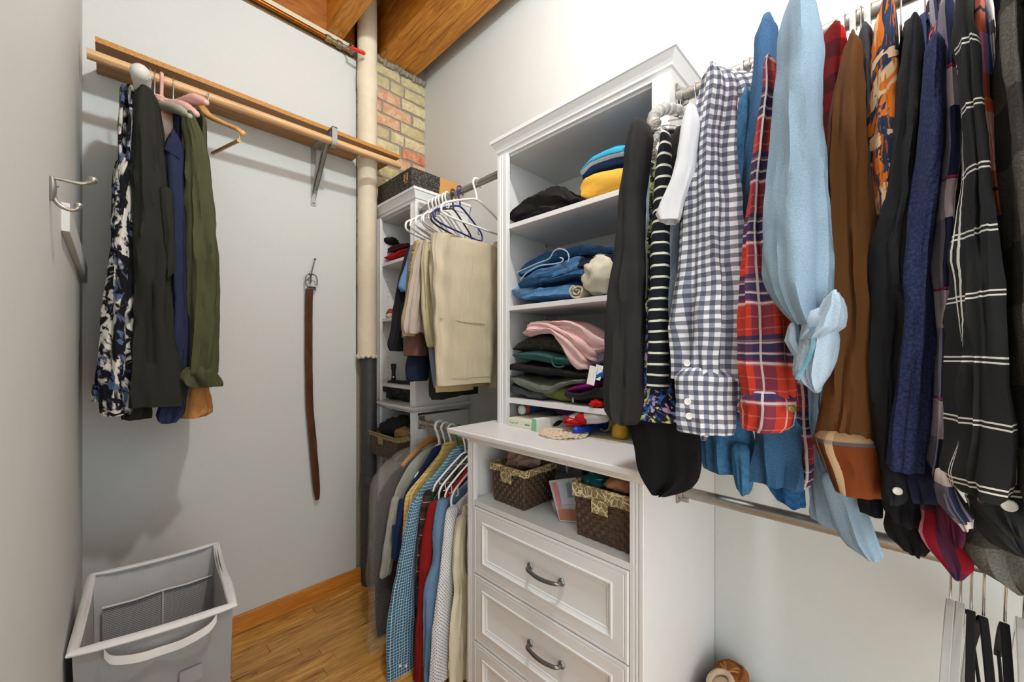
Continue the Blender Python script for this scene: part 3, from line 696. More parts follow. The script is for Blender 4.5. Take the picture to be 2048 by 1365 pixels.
# --- from the tower towards the right edge of the picture
t = R('cardigan', 'plain charcoal black knit cardigan hanging nearest the tower', 'cardigan', 'black_knit',
      [(258, 1262, 1306), (275, 1256, 1308), (320, 1248, 1304), (400, 1238, 1296), (500, 1229, 1294), (600, 1221, 1292), (700, 1215, 1290), (780, 1211, 1289), (822, 1211, 1284), (838, 1220, 1280), (848, 1240, 1276)], X=.82, dep=.045, hem=1.25, amp=.006, body=False)
obj('body', bodyx(G(), .455, 1.02, 1.40, 2.06, 1.35, t=.010), F['black_knit'], t, smooth=60)
t = thing('blouse', 'black crepe blouse whose curved hem drops over the white countertop corner', 'blouse', (1.213, .44, 2.0))
pr = prow([(690, 1268, 1330), (760, 1256, 1345), (830, 1246, 1385), (870, 1252, 1400), (920, 1262, 1403), (950, 1268, 1395), (972, 1285, 1372), (988, 1305, 1335)], x=.875, dep=.02)
obj('hem_front', loft(G(), pr, amp=.006, ks=(4, 9), hemopen=True), F['black_crepe'], t, smooth=60)
obj('body', bodyx(G(), .435, .96, 1.40, 1.98, 1.14, t=.012), F['black_crepe'], t, smooth=60)
R('shirt', 'pale blue shirt, only a thin strip showing beside the charcoal cardigan', 'shirt', 'pale_blue', [(318, 1288, 1306), (340, 1290, 1308), (420, 1290, 1305), (500, 1288, 1303), (600, 1284, 1300)], X=.99, dep=.02, hem=1.5, amp=.001, x1=1.40, zt=2.0)
R('top', 'lime and dark floral top glimpsed between cardigan and striped top', 'top', 'floral_lime', [(305, 1296, 1316), (350, 1296, 1316), (450, 1294, 1312), (560, 1288, 1308), (650, 1284, 1304), (745, 1283, 1302)], X=1.00, dep=.02, hem=1.32, amp=.001, x1=1.40, zt=2.0)
R('top', 'navy top with blue and lilac flowers under the striped top hem', 'top', 'floral_navy', [(600, 1296, 1330), (700, 1290, 1335), (780, 1286, 1345), (815, 1282, 1350), (842, 1280, 1355)], X=.845, dep=.02, hem=1.22, amp=.002, x1=1.40, zt=2.0)
t = R('top', 'black and cream striped long-sleeved top', 'top', 'stripe', [(268, 1322, 1343), (290, 1318, 1346), (340, 1312, 1346), (400, 1305, 1343), (500, 1300, 1340), (600, 1296, 1338), (700, 1292, 1339), (760, 1290, 1338), (778, 1289, 1337)], X=.825, dep=.022, hem=1.33, amp=.0015, ks=(2, 5), x1=1.42, zt=2.05)
t = R('t_shirt', 'white cotton t-shirt with a flared short sleeve', 't-shirt', 'white_tee', [(222, 1374, 1398), (240, 1366, 1400), (262, 1360, 1402), (300, 1354, 1398), (340, 1346, 1392), (380, 1332, 1380), (410, 1318, 1368), (428, 1310, 1364), (444, 1318, 1360)], X=.775, dep=.026, hem=1.55, amp=.002, zt=2.10)
R('shirt', 'pale chambray shirt, a light strip left of the gingham shirt', 'shirt', 'pale_blue', [(440, 1338, 1358), (520, 1336, 1356), (600, 1333, 1354), (660, 1335, 1352), (686, 1340, 1350)], X=.86, dep=.02, hem=1.6, amp=.001, zt=2.0)
t = R('shirt', 'navy and white gingham shirt with a crumpled double collar', 'shirt', 'gingham',
      [(152, 1418, 1456), (165, 1406, 1470), (200, 1396, 1478), (260, 1386, 1472), (330, 1375, 1470), (400, 1364, 1474), (500, 1356, 1480), (600, 1350, 1484), (680, 1347, 1482), (760, 1345, 1478)], X=.80, dep=.05, amp=.009, ks=(5, 9), hem=1.25, zt=2.16)
pr = prow([(752, 1344, 1470), (800, 1345, 1470), (845, 1350, 1469), (862, 1354, 1466)], x=.785, dep=.052)
obj('cuff', loft(G(), pr, amp=.005, ks=(3, 6)), F['gingham'], t, smooth=60)
button(t, 1374, 727, .0065, pearl, x=.79); button(t, 1375, 804, .0065, pearl, x=.775); button(t, 1378, 833, .0065, pearl, x=.775)
pr = prow([(150, 1432, 1470), (168, 1436, 1510), (200, 1450, 1522), (240, 1462, 1500)], x=.95, dep=.03)
obj('shoulder', loft(G(), pr, amp=.004), F['gingham'], t, smooth=60)
pr = prow([(820, 1400, 1430), (850, 1385, 1425), (868, 1390, 1418), (880, 1398, 1412)], x=.92, dep=.012); obj('shirt_tail', loft(G(), pr, amp=.002), F['gingham'], t, smooth=60)
R('shirt', 'faded teal chambray shirt hanging right of the gingham collar', 'shirt', 'teal_denim', [(200, 1470, 1490), (215, 1464, 1494), (300, 1460, 1490), (400, 1456, 1482), (500, 1452, 1478)], X=.97, dep=.02, hem=1.6, amp=.002)
t = R('dress_shirt', 'bright blue denim shirt with gathered sleeve head', 'shirt', 'blue_denim', [(182, 1490, 1504), (198, 1483, 1508), (215, 1478, 1510), (300, 1470, 1506), (400, 1466, 1502), (500, 1462, 1498), (620, 1462, 1496)], X=.94, dep=.026, hem=1.5, amp=.003, ks=(4, 9))
t.name = 'denim_shirt'
pr = prow([(838, 1405, 1500), (880, 1406, 1506), (930, 1406, 1508), (946, 1408, 1508)], x=.96, dep=.03)
obj('hem', loft(G(), pr, amp=.008, ks=(5, 8)), F['blue_denim'], t, smooth=60)
pr = prow([(900, 1462, 1502), (950, 1466, 1503), (978, 1472, 1500), (988, 1480, 1495)], x=.94, dep=.015)
obj('shirt_tail', loft(G(), pr, amp=.003), F['blue_denim'], t, smooth=60)
t = R('denim_jacket', 'long indigo denim shirt with a rounded shoulder peak', 'shirt', 'dark_denim', [(48, 1524, 1552), (62, 1514, 1558), (85, 1508, 1559), (150, 1505, 1558), (250, 1495, 1550), (330, 1484, 1540), (420, 1474, 1520), (520, 1472, 1510)], X=.90, dep=.035, hem=1.5, amp=.003, zt=2.14)
t.name = 'denim_shirt'
pr = prow([(850, 1508, 1605), (900, 1509, 1607), (950, 1510, 1609), (972, 1513, 1606)], x=.93, dep=.03)
obj('hem', loft(G(), pr, amp=.007, ks=(5, 9)), F['dark_denim'], t, smooth=60)
pr = prow([(955, 1535, 1612), (985, 1536, 1610), (1004, 1550, 1608), (1012, 1575, 1606)], x=.98, dep=.02)
obj('shirt_tail', loft(G(), pr, amp=.004), F['deep_denim'], t, smooth=60)
t = R('flannel_shirt', 'red and navy plaid flannel shirt left of the washed denim shirt', 'shirt', 'red_plaid',
      [(125, 1535, 1556), (150, 1530, 1560), (200, 1522, 1562), (300, 1508, 1556), (400, 1496, 1550), (480, 1488, 1552), (560, 1482, 1566), (640, 1474, 1580), (720, 1471, 1590), (790, 1478, 1592), (800, 1480, 1592)], X=.78, dep=.045, amp=.006, ks=(4, 7), hem=1.3, zt=2.1)
pr = prow([(798, 1480, 1590), (830, 1481, 1592), (850, 1483, 1588), (860, 1486, 1575)], x=.77, dep=.047); obj('cuff', loft(G(), pr, amp=.004), F['red_plaid'], t, smooth=60)
button(t, 1584, 818, .006, plain('brass_button', '#7a6a3a', .4, .6), x=.76)
pr = prow([(760, 1592, 1612), (850, 1596, 1620), (900, 1600, 1626), (960, 1600, 1626), (978, 1600, 1618)], x=.95, dep=.015); obj('hem', loft(G(), pr, amp=.002), F['red_plaid'], t, smooth=60)
t = R('denim_shirt', 'pale washed denim shirt with one rolled-up sleeve', 'shirt', 'light_denim',
      [(2, 1583, 1632), (20, 1574, 1638), (60, 1563, 1648), (120, 1557, 1652), (200, 1552, 1648), (300, 1546, 1655), (380, 1538, 1658), (450, 1532, 1664), (520, 1530, 1667), (570, 1536, 1668), (620, 1560, 1668), (650, 1585, 1664)], X=.72, dep=.05, amp=.006, ks=(3, 5), hem=1.24, zt=2.15, x1=1.42)
pr = prow([(588, 1662, 1680), (596, 1650, 1688), (615, 1640, 1693), (635, 1622, 1694), (655, 1612, 1690), (664, 1606, 1676)], x=.69, dep=.03)
obj('rolled_cuff', loft(G(), pr, amp=.004, hemopen=False), F['light_denim_in'], t, smooth=60)
pr = prow([(640, 1604, 1678), (680, 1600, 1681), (720, 1594, 1676), (750, 1591, 1666), (766, 1605, 1655), (778, 1622, 1645)], x=.705, dep=.035)
obj('turned_sleeve_end', loft(G(), pr, amp=.003, hemopen=False), F['light_denim_in'], t, smooth=60)
obj('stitched_placket', G().tube([P(u, v, x=.695) for u, v in ((1625, 655), (1626, 690), (1618, 715), (1602, 745), (1594, 760))], .003, 8, flat=.5), F['teal_denim'], t)
pr = prow([(655, 1577, 1600), (680, 1568, 1602), (700, 1580, 1604), (722, 1594, 1606)], x=.73, dep=.012); obj('sleeve_back', loft(G(), pr, amp=.002), F['light_denim_in'], t, smooth=60)
pr = prow([(760, 1612, 1645), (860, 1612, 1648), (930, 1614, 1670), (980, 1613, 1705), (1020, 1614, 1725), (1050, 1618, 1735), (1058, 1640, 1736)], x=1.0, dep=.022)
obj('shirt_tail', loft(G(), pr, amp=.006, ks=(5, 8)), F['light_denim'], t, smooth=60)
pr = prow([(960, 1640, 1715), (1000, 1650, 1732), (1050, 1662, 1750), (1085, 1676, 1764), (1105, 1695, 1771), (1118, 1722, 1764)], x=.95, dep=.016)
obj('shirt_tail', loft(G(), pr, amp=.003), F['light_denim'], t, smooth=60)
t = R('flannel_shirt', 'red and black buffalo check shirt peeking beside the pale denim shirt', 'shirt', 'buffalo', [(66, 1655, 1680), (76, 1640, 1690), (95, 1632, 1695), (150, 1634, 1694), (200, 1636, 1690), (260, 1640, 1682), (310, 1648, 1676)], X=.88, dep=.03, hem=1.6, amp=.003, zt=2.08)
t = R('twill_jacket', 'brown twill overshirt with plaid-lined turned cuff', 'jacket', 'brown',
      [(92, 1696, 1718), (105, 1688, 1724), (150, 1678, 1730), (200, 1668, 1734), (300, 1658, 1740), (400, 1656, 1744), (500, 1660, 1747), (600, 1664, 1748), (700, 1662, 1750), (780, 1652, 1751), (850, 1638, 1753), (890, 1632, 1754)], X=.83, dep=.045, amp=.007, ks=(3, 5), hem=1.3, zt=2.08)
pr = prow([(880, 1624, 1757), (905, 1632, 1758), (940, 1648, 1762), (968, 1658, 1765), (982, 1664, 1764)], x=.815, dep=.05)
o = obj('turned_cuff', loft(G(), pr, amp=.003), F['brown_plaid'], t, smooth=60); o['label'] = 'rust, cream and brown plaid turned-back cuff'
pr = prow([(960, 1712, 1762), (1000, 1716, 1764), (1028, 1722, 1764)], x=.92, dep=.02); obj('lower_hem', loft(G(), pr, amp=.003), F['coat_black'], t, smooth=60)
R('jersey_top', 'charcoal melange jersey top squeezed between brown jacket and leaf-print shirt', 'top', 'charcoal', [(64, 1724, 1738), (74, 1718, 1744), (100, 1716, 1747), (200, 1720, 1750), (300, 1724, 1752), (400, 1730, 1752), (520, 1736, 1754)], X=.86, dep=.03, hem=1.5, amp=.003, zt=2.06)
t = R('leaf_print_shirt', 'navy shirt printed with orange and cream leaves', 'shirt', 'hawaii', [(6, 1768, 1778), (20, 1758, 1784), (45, 1748, 1793), (70, 1742, 1798), (130, 1740, 1802), (200, 1741, 1803), (280, 1742, 1800), (340, 1746, 1794), (400, 1752, 1786), (430, 1756, 1780)], X=.84, dep=.04, hem=1.6, amp=.003, zt=2.12)
t = R('gauze_shirt', 'black gauze shirt with rounded shoulder and white-buttoned cuff', 'shirt', 'black_satin',
      [(57, 1820, 1838), (66, 1812, 1843), (90, 1805, 1845), (150, 1798, 1844), (220, 1790, 1842), (300, 1782, 1838), (380, 1772, 1836), (450, 1758, 1832), (520, 1748, 1826), (620, 1746, 1822), (720, 1748, 1816), (820, 1752, 1812), (900, 1758, 1812), (940, 1762, 1815)], X=.82, dep=.045, amp=.006, ks=(3, 6), hem=1.3, zt=2.09)
pr = prow([(935, 1763, 1816), (960, 1764, 1822), (990, 1768, 1815), (998, 1772, 1810)], x=.80, dep=.04); obj('cuff', loft(G(), pr, amp=.003), F['gauze_black'], t, smooth=60)
button(t, 1795, 983, .0056, pearl, x=.792)
pr = prow([(990, 1768, 1850), (1015, 1768, 1858), (1032, 1772, 1856)], x=.88, dep=.03); obj('body_hem', loft(G(), pr, amp=.004, hemopen=False), F['gauze_black'], t, smooth=60)
pr = prow([(1028, 1768, 1850), (1055, 1772, 1858), (1080, 1785, 1860), (1095, 1805, 1845)], x=.90, dep=.025); obj('body_hem', loft(G(), pr, amp=.005, hemopen=False), F['coat_black'], t, smooth=60)
t = R('textured_sweater', 'navy boucle sweater with a ribbed surface', 'sweater', 'navy_boucle',
      [(98, 1856, 1880), (112, 1848, 1890), (150, 1844, 1893), (220, 1842, 1895), (300, 1835, 1888), (400, 1824, 1880), (500, 1814, 1872), (600, 1806, 1866), (700, 1800, 1862), (800, 1794, 1858), (880, 1780, 1852), (935, 1772, 1845)], X=.79, dep=.045, amp=.004, ks=(3, 6), hem=1.3, zt=2.09)
pr = prow([(930, 1790, 1872), (960, 1802, 1872), (990, 1812, 1870), (1000, 1820, 1866)], x=.81, dep=.03); obj('hem', loft(G(), pr, amp=.004), F['navy_cuff'], t, smooth=60)
t = R('plaid_shirt', 'navy shirt with wide grey checks and thin magenta lines', 'shirt', 'navy_plaid',
      [(4, 1884, 1898), (16, 1878, 1902), (50, 1872, 1907), (100, 1866, 1915), (160, 1870, 1920), (240, 1876, 1925), (320, 1874, 1920), (420, 1868, 1912), (520, 1862, 1912), (620, 1858, 1912), (720, 1856, 1908), (800, 1856, 1908), (880, 1850, 1905), (940, 1842, 1895), (952, 1850, 1890)], X=.80, dep=.04, amp=.004, ks=(3, 6), hem=1.3, zt=2.12)
t = R('windowpane_shirt', 'black shirt with white double-line windowpane checks and buttoned cuff', 'shirt', 'windowpane',
      [(0, 1906, 1936), (40, 1905, 1940), (80, 1907, 1945), (130, 1910, 1955), (200, 1912, 1962), (300, 1913, 1972), (400, 1913, 1985), (500, 1912, 1996), (600, 1911, 2006), (700, 1908, 2014), (780, 1906, 2024), (850, 1900, 2034), (910, 1888, 2042), (950, 1880, 2045), (975, 1888, 2040), (986, 1905, 2010)], X=.70, dep=.05, amp=.007, ks=(3, 5), hem=1.34, zt=2.14)
pr = prow([(968, 1925, 2046), (1000, 1932, 2056), (1030, 1955, 2060), (1052, 1985, 2058)], x=.72, dep=.035); obj('second_cuff', loft(G(), pr, amp=.004, hemopen=False), F['windowpane'], t, smooth=60)
button(t, 2018, 1012, .0068, pearl, x=.715); button(t, 1968, 1000, .0058, plain('smoke_button', '#2a2624', .3), x=.712)
pr = prow([(952, 1868, 1908), (980, 1872, 1915), (1010, 1880, 1930), (1035, 1900, 1942), (1052, 1915, 1942)], x=.745, dep=.022)
t = thing('plaid_shirt', 'navy and cream plaid shirt, only its pointed hem hanging below the windowpane sleeve', 'shirt', (1.213, -.05, 2.05))
obj('hem', loft(G(), pr, amp=.003), F['navy_cream'], t, smooth=60)
obj('body', bodyx(G(), -.075, .86, 1.42, 2.08, 1.2, t=.01), F['navy_cream'], t, smooth=60)
t = thing('flannel_shirt', 'crimson and pink flannel shirt, lowest hem above the empty hangers', 'shirt', (1.213, -.03, 2.0))
pr = prow([(1010, 1840, 1925), (1040, 1840, 1932), (1070, 1832, 1940), (1100, 1850, 1940), (1125, 1880, 1938), (1148, 1902, 1922)], x=.86, dep=.025)
obj('hem', loft(G(), pr, amp=.004, ks=(4, 7), hemopen=False), F['crimson'], t, smooth=60)
obj('body', bodyx(G(), -.045, .92, 1.42, 2.04, 1.15, t=.01), F['crimson'], t, smooth=60)
pr = prow([(1005, 1870, 1922), (1040, 1872, 1928), (1070, 1880, 1925), (1088, 1895, 1918)], x=.82, dep=.02); obj('plum_lining_tail', loft(G(), pr, amp=.003), F['plum'], t, smooth=60)
t = R('bright_plaid_shirt', 'shirt in bold grey, cobalt and navy blocks right of the windowpane shirt', 'shirt', 'multi_plaid', [(0, 1938, 1955), (30, 1937, 1962), (70, 1937, 1968), (120, 1938, 1976), (200, 1942, 1982), (280, 1950, 1990), (360, 1962, 1994), (440, 1975, 1998)], X=.74, dep=.035, hem=1.4, amp=.003, zt=2.14)
t = R('coral_plaid_shirt', 'shirt with coral, cream and blue checks beside the grey wool shacket', 'shirt', 'coral_plaid', [(0, 1956, 1985), (40, 1960, 1990), (100, 1966, 1994), (200, 1976, 1998), (300, 1982, 2000), (400, 1988, 2006), (500, 1996, 2012), (540, 1998, 2008)], X=.76, dep=.03, hem=1.4, amp=.003, zt=2.14)
t = R('wool_shacket', 'dark grey woolly checked overshirt at the right edge of the picture', 'jacket', 'grey_wool',
      [(0, 1992, 2032), (30, 1989, 2040), (100, 1986, 2050), (200, 1990, 2058), (300, 1998, 2066), (400, 2006, 2074), (500, 2012, 2082), (600, 2016, 2088), (700, 2022, 2094), (800, 2030, 2100), (900, 2038, 2106), (980, 2044, 2110), (1040, 2048, 2112)], X=.68, dep=.05, amp=.007, ks=(3, 6), hem=1.3, zt=2.14)
pr = prow([(1040, 1905, 2070), (1075, 1905, 2080), (1105, 1912, 2080), (1140, 1935, 2078), (1158, 1985, 2060)], x=.84, dep=.04); obj('lower_hem', loft(G(), pr, amp=.006, ks=(5, 8), hemopen=False), F['grey_wool'], t, smooth=60)
t = thing('navy_shirt', 'dark navy shirt hem with white stitch lines under the windowpane cuff', 'shirt', (1.213, -.10, 2.0))
pr = prow([(1000, 1925, 2060), (1030, 1930, 2070), (1060, 1950, 2075), (1085, 1985, 2070), (1098, 2015, 2060)], x=.78, dep=.03); obj('hem', loft(G(), pr, amp=.005, hemopen=False), F['windowpane'], t, smooth=60)
obj('body', bodyx(G(), -.105, .86, 1.42, 2.08, 1.2, t=.01), F['navy_cuff'], t, smooth=60)
R('black_coat', 'black coat partly outside the right edge of the picture', 'coat', 'coat_black', [(0, 2035, 2070), (100, 2042, 2110), (300, 2062, 2140), (600, 2085, 2160), (1000, 2105, 2180)], X=.66, dep=.05, hem=1.2, zt=2.14)

# ================================================================== hangers
def hook_pts(c, d, r, flip=1, neck=.06, bend=.012):
    """hook round a rod at c, in the vertical plane through direction d; ends at the neck under the rod"""
    q = lambda s, z: (c[0]+d[0]*s*flip, c[1]+d[1]*s*flip, c[2]+z)
    pts = [q(r*math.cos(a), r*math.sin(a)) for a in [math.radians(x) for x in (205, 180, 150, 120, 90, 60, 30, 0, -25)]]
    return pts+[q(r*.62, -r*1.0), q(.002, -neck*.72), q(0, -neck)]
def hanger(name, label, kind, c, ang, mat, half=.205, group=None, drop=.10, tr=.0042, hr=None, flip=-1, bar=True, rodr=.0155, neck=.075):
    d = (math.cos(ang), math.sin(ang)); t = thing(name, label, 'hanger', c, group)
    r = rodr+.004+(hr or tr); q = lambda s, z: (c[0]+d[0]*s, c[1]+d[1]*s, c[2]+z)
    obj('hook', G().tube(cat(hook_pts(c, d, r, flip, neck), 3), hr or tr, 8), mat, t, smooth=60)
    n = -neck
    if kind == 'tube':
        loop = [q(0, n), q(half*.35, n-drop*.22), q(half*.8, n-drop*.62), q(half*.95, n-drop*.8), q(half, n-drop), q(half*.95, n-drop*1.2), q(half*.6, n-drop*1.27), q(0, n-drop*1.27),
                q(-half*.6, n-drop*1.27), q(-half*.95, n-drop*1.2), q(-half, n-drop), q(-half*.95, n-drop*.8), q(-half*.8, n-drop*.62), q(-half*.35, n-drop*.22)]
        obj('frame', G().tube(cat(loop, 4, True), tr, 8, closed=True), mat, t, smooth=60)
        g = G()
        for sg in (-1, 1): g.tube(cat([q(sg*half*.82, n-drop*.68), q(sg*half*.80, n-drop*.88), q(sg*half*.87, n-drop*.9)], 3), tr*.5, 6)
        obj('strap_hook', g, mat, t, smooth=60)
    elif kind == 'flat':
        sh = cat([q(-half, n-drop), q(-half*.8, n-drop*.68), q(-half*.35, n-drop*.2), q(0, n), q(half*.35, n-drop*.2), q(half*.8, n-drop*.68), q(half, n-drop)], 5)
        obj('shoulders', G().tube(sh, lambda x: tr*(1.1+.9*(1-abs(2*x-1))), 10), mat, t, smooth=60)
        if bar: obj('trouser_bar', G().tube([q(-half*.9, n-drop*1.05), q(0, n-drop*1.25), q(half*.9, n-drop*1.05)], tr*.7, 8), mat, t, smooth=60)
    return t, q

# --- padded and wooden hangers on the wooden rod
satin_p = fab('pink_satin', '#e8b8b2', rough=.35, bump=.9, var=.05); satin_w = fab('ivory_satin', '#cfcdc6', rough=.4, bump=.5, var=.05); satin_g = fab('sage_satin', '#a6a794', rough=.4, bump=.4, var=.05)
RC = lambda x: (x, 2.08, 2.473)
def padded(label, x, pts, rads, mat, frill=None, hm=None):
    t = thing('padded_hanger', label, 'hanger', RC(x))
    hk = hook_pts(RC(x), (0, -1), .0225, 1, .075); obj('hook', G().tube(cat(hk, 3), .0022 if hm is None else .006, 8), hm or chrome, t, smooth=60)
    rows = [(p[0], p[1], p[2], r, r) for p, r in zip(pts, rads)]
    g = G(); pc = cat([tuple(p)+(r,) for p, r in zip(pts, rads)], 5); n = 16
    rr = [q[3] for q in pc]; g.tube([q[:3] for q in pc], lambda s: rr[min(len(rr)-1, int(s*(len(rr)-1)+.5))]*(1+.05*math.sin(s*60)), 14)
    g.ball(pts[0], rads[0], 12).ball(pts[-1], rads[-1], 12)
    obj('padded_arm', g, mat, t, smooth=60); return t
t = padded('ivory padded hanger whose rounded end points at the camera', .075, [P(281, 146, y=1.84), P(285, 178, y=1.90), P(291, 215, y=2.0), P(299, 240, y=2.08), P(302, 262, y=2.2)], [.028, .023, .021, .02, .016], satin_w)
obj('ribbon_band', G().tube([P(a, b, y=1.86) for a, b in ((268, 146), (272, 150), (283, 158), (296, 152), (299, 143))], .0014, 6), blackpl, t)
obj('hook', G().tube(cat([P(a, b, y=2.08) for a, b in ((299, 136), (303, 143), (303, 158), (301, 178), (303, 205))], 3), .002, 8), chrome, t)
pk = plain('pink_tubing', '#dca8a0', .5)
padded('pink satin padded hanger with pink tube hook, next to the ivory one', .14, [P(330, 206, y=2.06), P(352, 210, y=2.0), P(372, 215, y=1.94), P(392, 228, y=1.88)], [.016, .019, .018, .012], satin_p, hm=pk)
padded('pink satin padded hanger with its tip beside the wooden suit hanger', .175, [P(352, 208, y=2.07), P(374, 202, y=2.0), P(392, 199, y=1.94), P(412, 205, y=1.88)], [.014, .018, .020, .011], satin_p)
padded('sage green padded hanger carrying the olive shirt', .12, [P(312, 213, y=2.07), P(335, 214, y=2.0), P(358, 220, y=1.93), P(380, 233, y=1.86)], [.017, .019, .018, .010], satin_g)
t = thing('ruffle_bow', 'small pink satin bow tied on the padded hanger neck', 'bow', RC(.15))
g = G(); rb2 = random.Random(4)
for k in range(5):
    c = P(322+rb2.uniform(-6, 14), 198+rb2.uniform(-4, 6), y=2.03); g.ball(c, (.016, .012, .008+.004*rb2.random()), 8)
for p in range(len(g.v)): v = Vector(g.v[p]); g.v[p] = tuple(v+noise.noise_vector(v*60)*.006)
obj('loops', g, satin_p, t)
rows = prow([(232, 318, 372), (255, 316, 380), (280, 320, 382), (300, 326, 378)], y=2.02, dep=.02)
tag(obj('camisole', loft(G(), rows, amp=.006, ks=(4, 9)), fab('peach_satin', '#d9a68e', [('n', 14, .45, .6, '#e0d4be', 1, (1, 1, 1))], rough=.4, bump=.6), loc=(.15, 2.05, 2.2), smooth=60), 'peach and cream satin slip between the black dress and olive shirt', 'camisole')
t = thing('wooden_hanger', 'empty wooden suit hanger with trouser bar on the wooden rod', 'hanger', RC(.262))
obj('hook', G().tube(cat([P(a, b, y=2.06) for a, b in ((412, 192), (415, 186), (417, 188), (417, 197), (413, 207), (406, 214))], 3), .0022, 8), chrome, t)
pts = [P(396, 222, y=2.10), P(405, 217, y=2.06), P(418, 232, y=2.0), P(450, 248, y=1.93), P(474, 258, y=1.88), P(485, 267, y=1.86)]
pc = cat([tuple(q) for q in pts], 5); g = G().tube(pc, lambda s: .012+.006*math.sin(PI*min(1, s*1.6)), 12, flat=.7); g.ball(pts[-1], .012, 10)
obj('shoulder', g, hangwood, t, smooth=60)
obj('trouser_bar', G().tube([P(478, 281, y=1.86), P(425, 307, y=2.16)], .007, 10), hangwood, t, smooth=60)
obj('bar_link', G().tube([P(478, 267, y=1.865), P(479, 282, y=1.865)], .0022, 8), chrome, t)

# --- garments on the wooden rod
F['tie_dye'] = fab('tie_dye', '#14141a', [('n', 7, .47, .53, '#d8d4cc', 3.2, (1.4, .55, 1)), ('n', 16, .55, .60, '#56688c', 1.5, (1, .6, 1)), ('n', 11, .50, .56, '#101018', 3, (1, .8, 1))], bump=.5)
F['dark_olive'] = fab('soft_black', '#262721', bump=.4)
F['indigo'] = fab('indigo_linen', '#262b48', bump=.6)
F['olive'] = fab('olive_cotton', '#494c33', bump=.6)
F['tan'] = fab('tan_cotton', '#b07c48', bump=.4)
def Lg(name, label, cat_, mat, rows, Y=1.88, dep=.04, amp=.006, ks=(3, 7), xb=None, hem=None, zt=2.38):
    pr = prow(rows, y=Y, dep=dep); xm = pr[len(pr)//2][0] if xb is None else xb
    t = thing(name, label, cat_, (xm, 2.08, zt)); obj('front_fall', loft(G(), pr, amp=amp, ks=ks), F[mat], t, smooth=60)
    obj('body', bodyy(G(), xm, Y+.05, 2.30, zt, pr[-1][2]+.02 if hem is None else hem, t=.013), F[mat], t, smooth=60); return t
t = Lg('tie_dye_skirt', 'black, navy and cream tie-dye skirt at the left end of the wooden rod', 'skirt', 'tie_dye',
   [(330, 232, 266), (370, 226, 267), (430, 224, 270), (500, 221, 272), (560, 216, 271), (620, 209, 270), (700, 207, 268), (760, 202, 266), (800, 201, 264), (830, 204, 262)], Y=1.90, amp=.006, ks=(4, 9), xb=.035)
obj('waistband', G().tube(cat([P(a, b, y=1.9) for a, b in ((243, 325), (240, 270), (244, 210), (248, 185), (257, 172), (266, 180), (262, 215), (258, 260), (256, 320))], 4), .010, 10, flat=.5), F['tie_dye'], t, smooth=60)
pr = prow([(600, 208, 222), (680, 200, 216), (740, 190, 212), (790, 183, 208), (804, 184, 206)], y=1.96, dep=.02); o = obj('back_hem', loft(G(), pr, amp=.003), F['tie_dye'], t, smooth=60)
t = Lg('black_dress', 'soft black dress flaring towards its hem beside the tie-dye skirt', 'dress', 'dark_olive',
   [(188, 272, 308), (205, 264, 318), (240, 262, 322), (300, 262, 328), (380, 264, 334), (460, 268, 338), (540, 268, 342), (620, 270, 340), (700, 268, 352), (760, 264, 364), (800, 262, 371), (812, 262, 370)], Y=1.86, dep=.06, amp=.010, ks=(3, 6), xb=.10)
pr = prow([(380, 318, 344), (450, 325, 349), (530, 330, 350), (545, 334, 346), (556, 333, 338)], y=1.85, dep=.012); obj('side_tie', loft(G(), pr, amp=.002, hemopen=False), F['dark_olive'], t, smooth=60)
pr = prow([(770, 238, 300), (815, 240, 305), (838, 244, 300)], y=1.95, dep=.04); obj('back_hem', loft(G(), pr, amp=.005), F['dark_olive'], t, smooth=60)
t = Lg('navy_shirt', 'indigo linen shirt with ruched neck between black dress and olive shirt', 'shirt', 'indigo',
   [(268, 340, 350), (285, 330, 364), (310, 326, 371), (350, 330, 372), (400, 334, 374), (500, 336, 378), (600, 340, 378), (700, 340, 378), (780, 344, 376), (800, 322, 374), (830, 312, 366), (845, 318, 352)], Y=1.89, dep=.04, amp=.005, xb=.18)
g = G()
for k in range(7):
    a, b = P(340+k*3.6, 276+k*3.2, y=1.885), P(331+k*4.5, 300+k*3, y=1.885); g.tube([tuple(a), tuple(b)], .0035, 6)
obj('ruched_neck', g, F['indigo'], t)
t = Lg('olive_shirt', 'olive green cotton shirt with ruffled sleeve end on the wooden rod', 'shirt', 'olive',
   [(232, 368, 384), (250, 364, 398), (290, 370, 415), (350, 374, 426), (420, 376, 430), (500, 378, 436), (560, 378, 438), (620, 378, 434), (700, 374, 430), (748, 371, 428)], Y=1.86, dep=.045, amp=.008, ks=(3, 6), xb=.255)
pr = prow([(742, 366, 430), (752, 360, 434), (764, 364, 439), (774, 376, 438)], y=1.85, dep=.04); obj('ruffled_cuff', loft(G(), pr, amp=.012, ks=(5, 8)), F['olive'], t, smooth=60)
t = Lg('tan_shirt', 'tan cotton garment, only its hem showing under the olive shirt', 'shirt', 'tan', [(600, 372, 410), (760, 370, 414), (800, 364, 422), (828, 362, 424), (836, 366, 400)], Y=1.93, dep=.04, amp=.004, xb=.262, zt=1.78)

